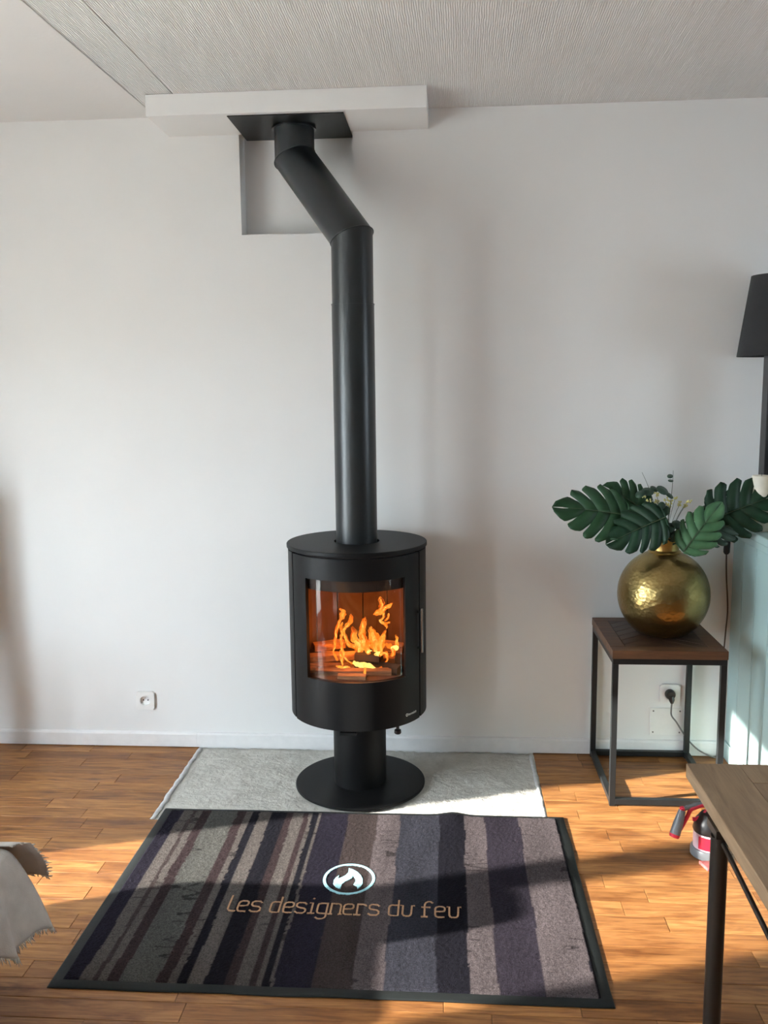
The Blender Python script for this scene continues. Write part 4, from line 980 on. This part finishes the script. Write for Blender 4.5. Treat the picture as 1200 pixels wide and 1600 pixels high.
# ------------------------------------------------------------------ hand vacuum on the floor
vx, vy = 0.826, -0.775
vc = thing('hand_vacuum', (vx, vy, 0), 'red and grey handheld vacuum standing on the floor behind the coffee table', 'vacuum')
MB().lathe([(0.050, 0.0005), (0.057, 0.004), (0.057, 0.024), (0.053, 0.030)], (vx, vy, 0), 32).build('base', M['grey_pl'], vc)
MB().lathe([(0.0495, 0.0302), (0.0495, 0.078), (0.047, 0.082)], (vx, vy, 0), 32).build('canister', M['pinkwhite'], vc)
b = MB(); b.arc((vx, vy), 0.0497, 0.0512, -55, 20, 0.036, 0.076, 14); b.build('label_band', M['red'], vc)
MB().lathe([(0.050, 0.0822), (0.052, 0.088), (0.046, 0.115), (0.028, 0.140), (0.0, 0.147)], (vx, vy, 0), 32, cap=False).build('motor_cover', M['black_pl'], vc)
M['cup'] = new_mat('translucent_red_plastic')[0]
_b = M['cup'].node_tree.nodes['Principled BSDF']; _nt = M['cup'].node_tree
_r = ramp(_nt, noise(_nt, pos(_nt), 40).outputs[0], [(0.3, (0.75, 0.22, 0.22)), (0.7, (0.85, 0.30, 0.28))]); _nt.links.new(_r.outputs[0], _b.inputs['Base Color'])
_b.inputs['Transmission Weight'].default_value = 0.65; _b.inputs['Roughness'].default_value = 0.15; _b.inputs['IOR'].default_value = 1.2
b = MB(); b.prism([(vx - .048, vy - .058), (vx + .01, vy - .058), (vx + .004, vy - .105), (vx - .034, vy - .105)], 0.0005, 0.012); b.build('nozzle', M['cup'], vc, bevel=0.003)
ga, gb = A_(1066, 1266, vy - .03), A_(1053, 1308, vy - .05)
MB().tube([ga, ga.lerp(gb, .5), gb.lerp(ga, .12)], [0.011, 0.0155, 0.0165], 14).build('grip', M['grey_pl'], vc)
MB().tube([gb.lerp(ga, .12), gb], [0.0172, 0.0150], 14).build('grip_end', M['red'], vc)
MB().lathe([(0.004, -0.008), (0.008, -0.004), (0.008, 0.004), (0.004, 0.008)], ga + Vector((0, 0, .004)), 14).build('pivot_cap', M['red'], vc)
gc = A_(1079, 1268, vy - .02)
MB().tube(smooth([gb.lerp(ga, .2) + Vector((.016, .012, 0)), ga + Vector((.018, .012, -.03)), ga + Vector((.028, .012, -.006)), A_(1086, 1262, vy - .01), A_(1100, 1258, vy), A_(1106, 1263, vy), A_(1100, 1272, vy), A_(1090, 1279, vy), A_(1082, 1280, vy)]), 0.0065, 10).build('handle_loop', M['red'], vc)
MB().tube([A_(1068, 1264, vy - .02), A_(1085, 1258, vy - .005), A_(1108, 1255, vy + .01)], 0.0075, 10).build('handle_spine', M['grey_pl'], vc)
MB().tube([A_(1104, 1266, vy), (vx + .004, vy, 0.135)], [0.010, 0.018], 12).build('handle_mount', M['black_pl'], vc)

# ------------------------------------------------------------------ sofa (out of frame) and the throw over its corner
sf = thing('sofa', (-1.7, -1.9, 0), 'low grey sofa under the off-white throw, mostly outside the picture', 'sofa')
boxobj('seat_base', (-2.25, -1.19, -2.25, -1.50, 0.12, 0.24), M['sofa'], sf, bevel=0.03)
boxobj('seat_cushion', (-2.25, -1.105, -2.28, -1.475, 0.2405, 0.352), M['sofa'], sf, bevel=0.035)
boxobj('side_bolster', (-2.24, -1.225, -1.66, -1.49, 0.3525, 0.55), M['sofa'], sf, bevel=0.04)
for (x, y) in ((-2.2, -2.2), (-1.25, -2.2), (-2.2, -1.52), (-1.25, -1.52)): boxobj('leg', (x - .02, x + .02, y - .02, y + .02, 0.001, 0.1205), M['coffee_leg'], sf)
th = thing('throw_blanket', (-1.05, -1.6, 0), 'off-white frayed woven throw draped over the sofa corner at lower left', 'blanket')
nu, nv = 46, 30
def throw_pt(u, v):
    # u runs along the cushion end from the wall side (0) towards the camera (1); v from the cushion top (0) to the hem (1)
    y = -1.472 - 0.40 * u
    hem = 0.152 + 0.012 * math.sin(u * 20) + 0.015 * u
    if v < 0.35:
        t = v / 0.35; a_ = t * math.pi / 2
        x = -1.28 + 0.195 * math.sin(a_); z = 0.362 - 0.028 * (1 - math.cos(a_))
    else:
        t = (v - 0.35) / 0.65; z = 0.334 + (hem - 0.334) * t
        x = -1.085 + (0.088 - 0.15 * min(u, .5)) * t ** 0.8 + (0.012 * math.sin(u * 26 + 0.6) + 0.006 * math.sin(u * 51 + 1)) * t
    return Vector((x, y - 0.02 * v + 0.012 * math.sin(v * 3 + u * 9) * v, z))
vs = []; fs = []
for j in range(nv + 1):
    for i in range(nu + 1): vs.append(throw_pt(i / nu, j / nv))
for j in range(nv):
    for i in range(nu): a = j * (nu + 1) + i; fs.append((a, a + 1, a + nu + 2, a + nu + 1))
# flap over the wall-side edge of the cushion
n1 = len(vs); fu, fv = 16, 16
for j in range(fv + 1):
    for i in range(fu + 1):
        u, v = i / fu, j / fv; a_ = min(1, v / 0.4) * math.pi / 2
        x = -1.085 + 0.062 * math.sin(min(1, v * 1.3) * 1.57) * (1 - u) ** 2 - 0.30 * u; y = -1.482 + 0.030 * math.sin(a_) + 0.035 * v * (1 - u * .5) + 0.010 * math.sin(u * 14) * v
        z = 0.360 - 0.02 * (1 - math.cos(a_)) - 0.135 * max(0, v - 0.3)
        vs.append((x, y, z))
for j in range(fv):
    for i in range(fu): a = n1 + j * (fu + 1) + i; fs.append((a, a + 1, a + fu + 2, a + fu + 1))
o = MB().add(vs, fs, True).build('cloth', M['throw'], th, auto=False)
sm = o.modifiers.new('thickness', 'SOLIDIFY'); sm.thickness = 0.003; sm.offset = 0
fr = MB(); rr = random.Random(5)
def tuft(p, dirv, L):
    side = Vector((rr.uniform(-1, 1), rr.uniform(-1, 1), 0)).normalized() * 0.0022
    p = Vector(p); e = p + Vector(dirv) * L + Vector((rr.uniform(-.006, .006), rr.uniform(-.006, .006), 0)); m_ = p.lerp(e, .55) + Vector((rr.uniform(-.002, .002), rr.uniform(-.002, .002), 0))
    fr.tube([p, m_, e], [0.0022, 0.0016, 0.0003], 4)
for k in range(150): u = k / 149; tuft(throw_pt(u, 1), (0.15, 0.05, -1), rr.uniform(.008, .022))
for k in range(40):
    v = k / 39; idx = n1 + int(round(v * fv)) * (fu + 1); tuft(vs[idx], (0.8, 0.3, -.3), rr.uniform(.006, .014))
for k in range(60):
    idx = n1 + fv * (fu + 1) + int(round(k / 59 * fu)); tuft(Vector(vs[idx]) + Vector((rr.uniform(-.01, .01), 0, 0)), (0.2, 0.6, -.8), rr.uniform(.008, .018))
o = fr.build('fringe', M['throw'], th, auto=False); o['kind'] = 'stuff'

# ------------------------------------------------------------------ chair just outside the left edge (its soft shadow falls on the wall)
dc = thing('dining_chair', (-2.14, -0.5, 0), 'high-backed grey chair against the wall, outside the left edge of the picture', 'chair')
boxobj('backrest', (-2.36, -1.925, -0.335, -0.275, 0.50, 1.13), M['sofa'], dc, bevel=0.02)
boxobj('seat', (-2.36, -1.925, -0.74, -0.30, 0.39, 0.46), M['sofa'], dc, bevel=0.02)
for (x, y) in ((-2.33, -0.71), (-1.955, -0.71), (-2.33, -0.325), (-1.955, -0.325)): boxobj('leg', (x - .022, x + .022, y - .022, y + .022, 0.001, 0.3895 if y < -.5 else 0.51), M['coffee_leg'], dc)
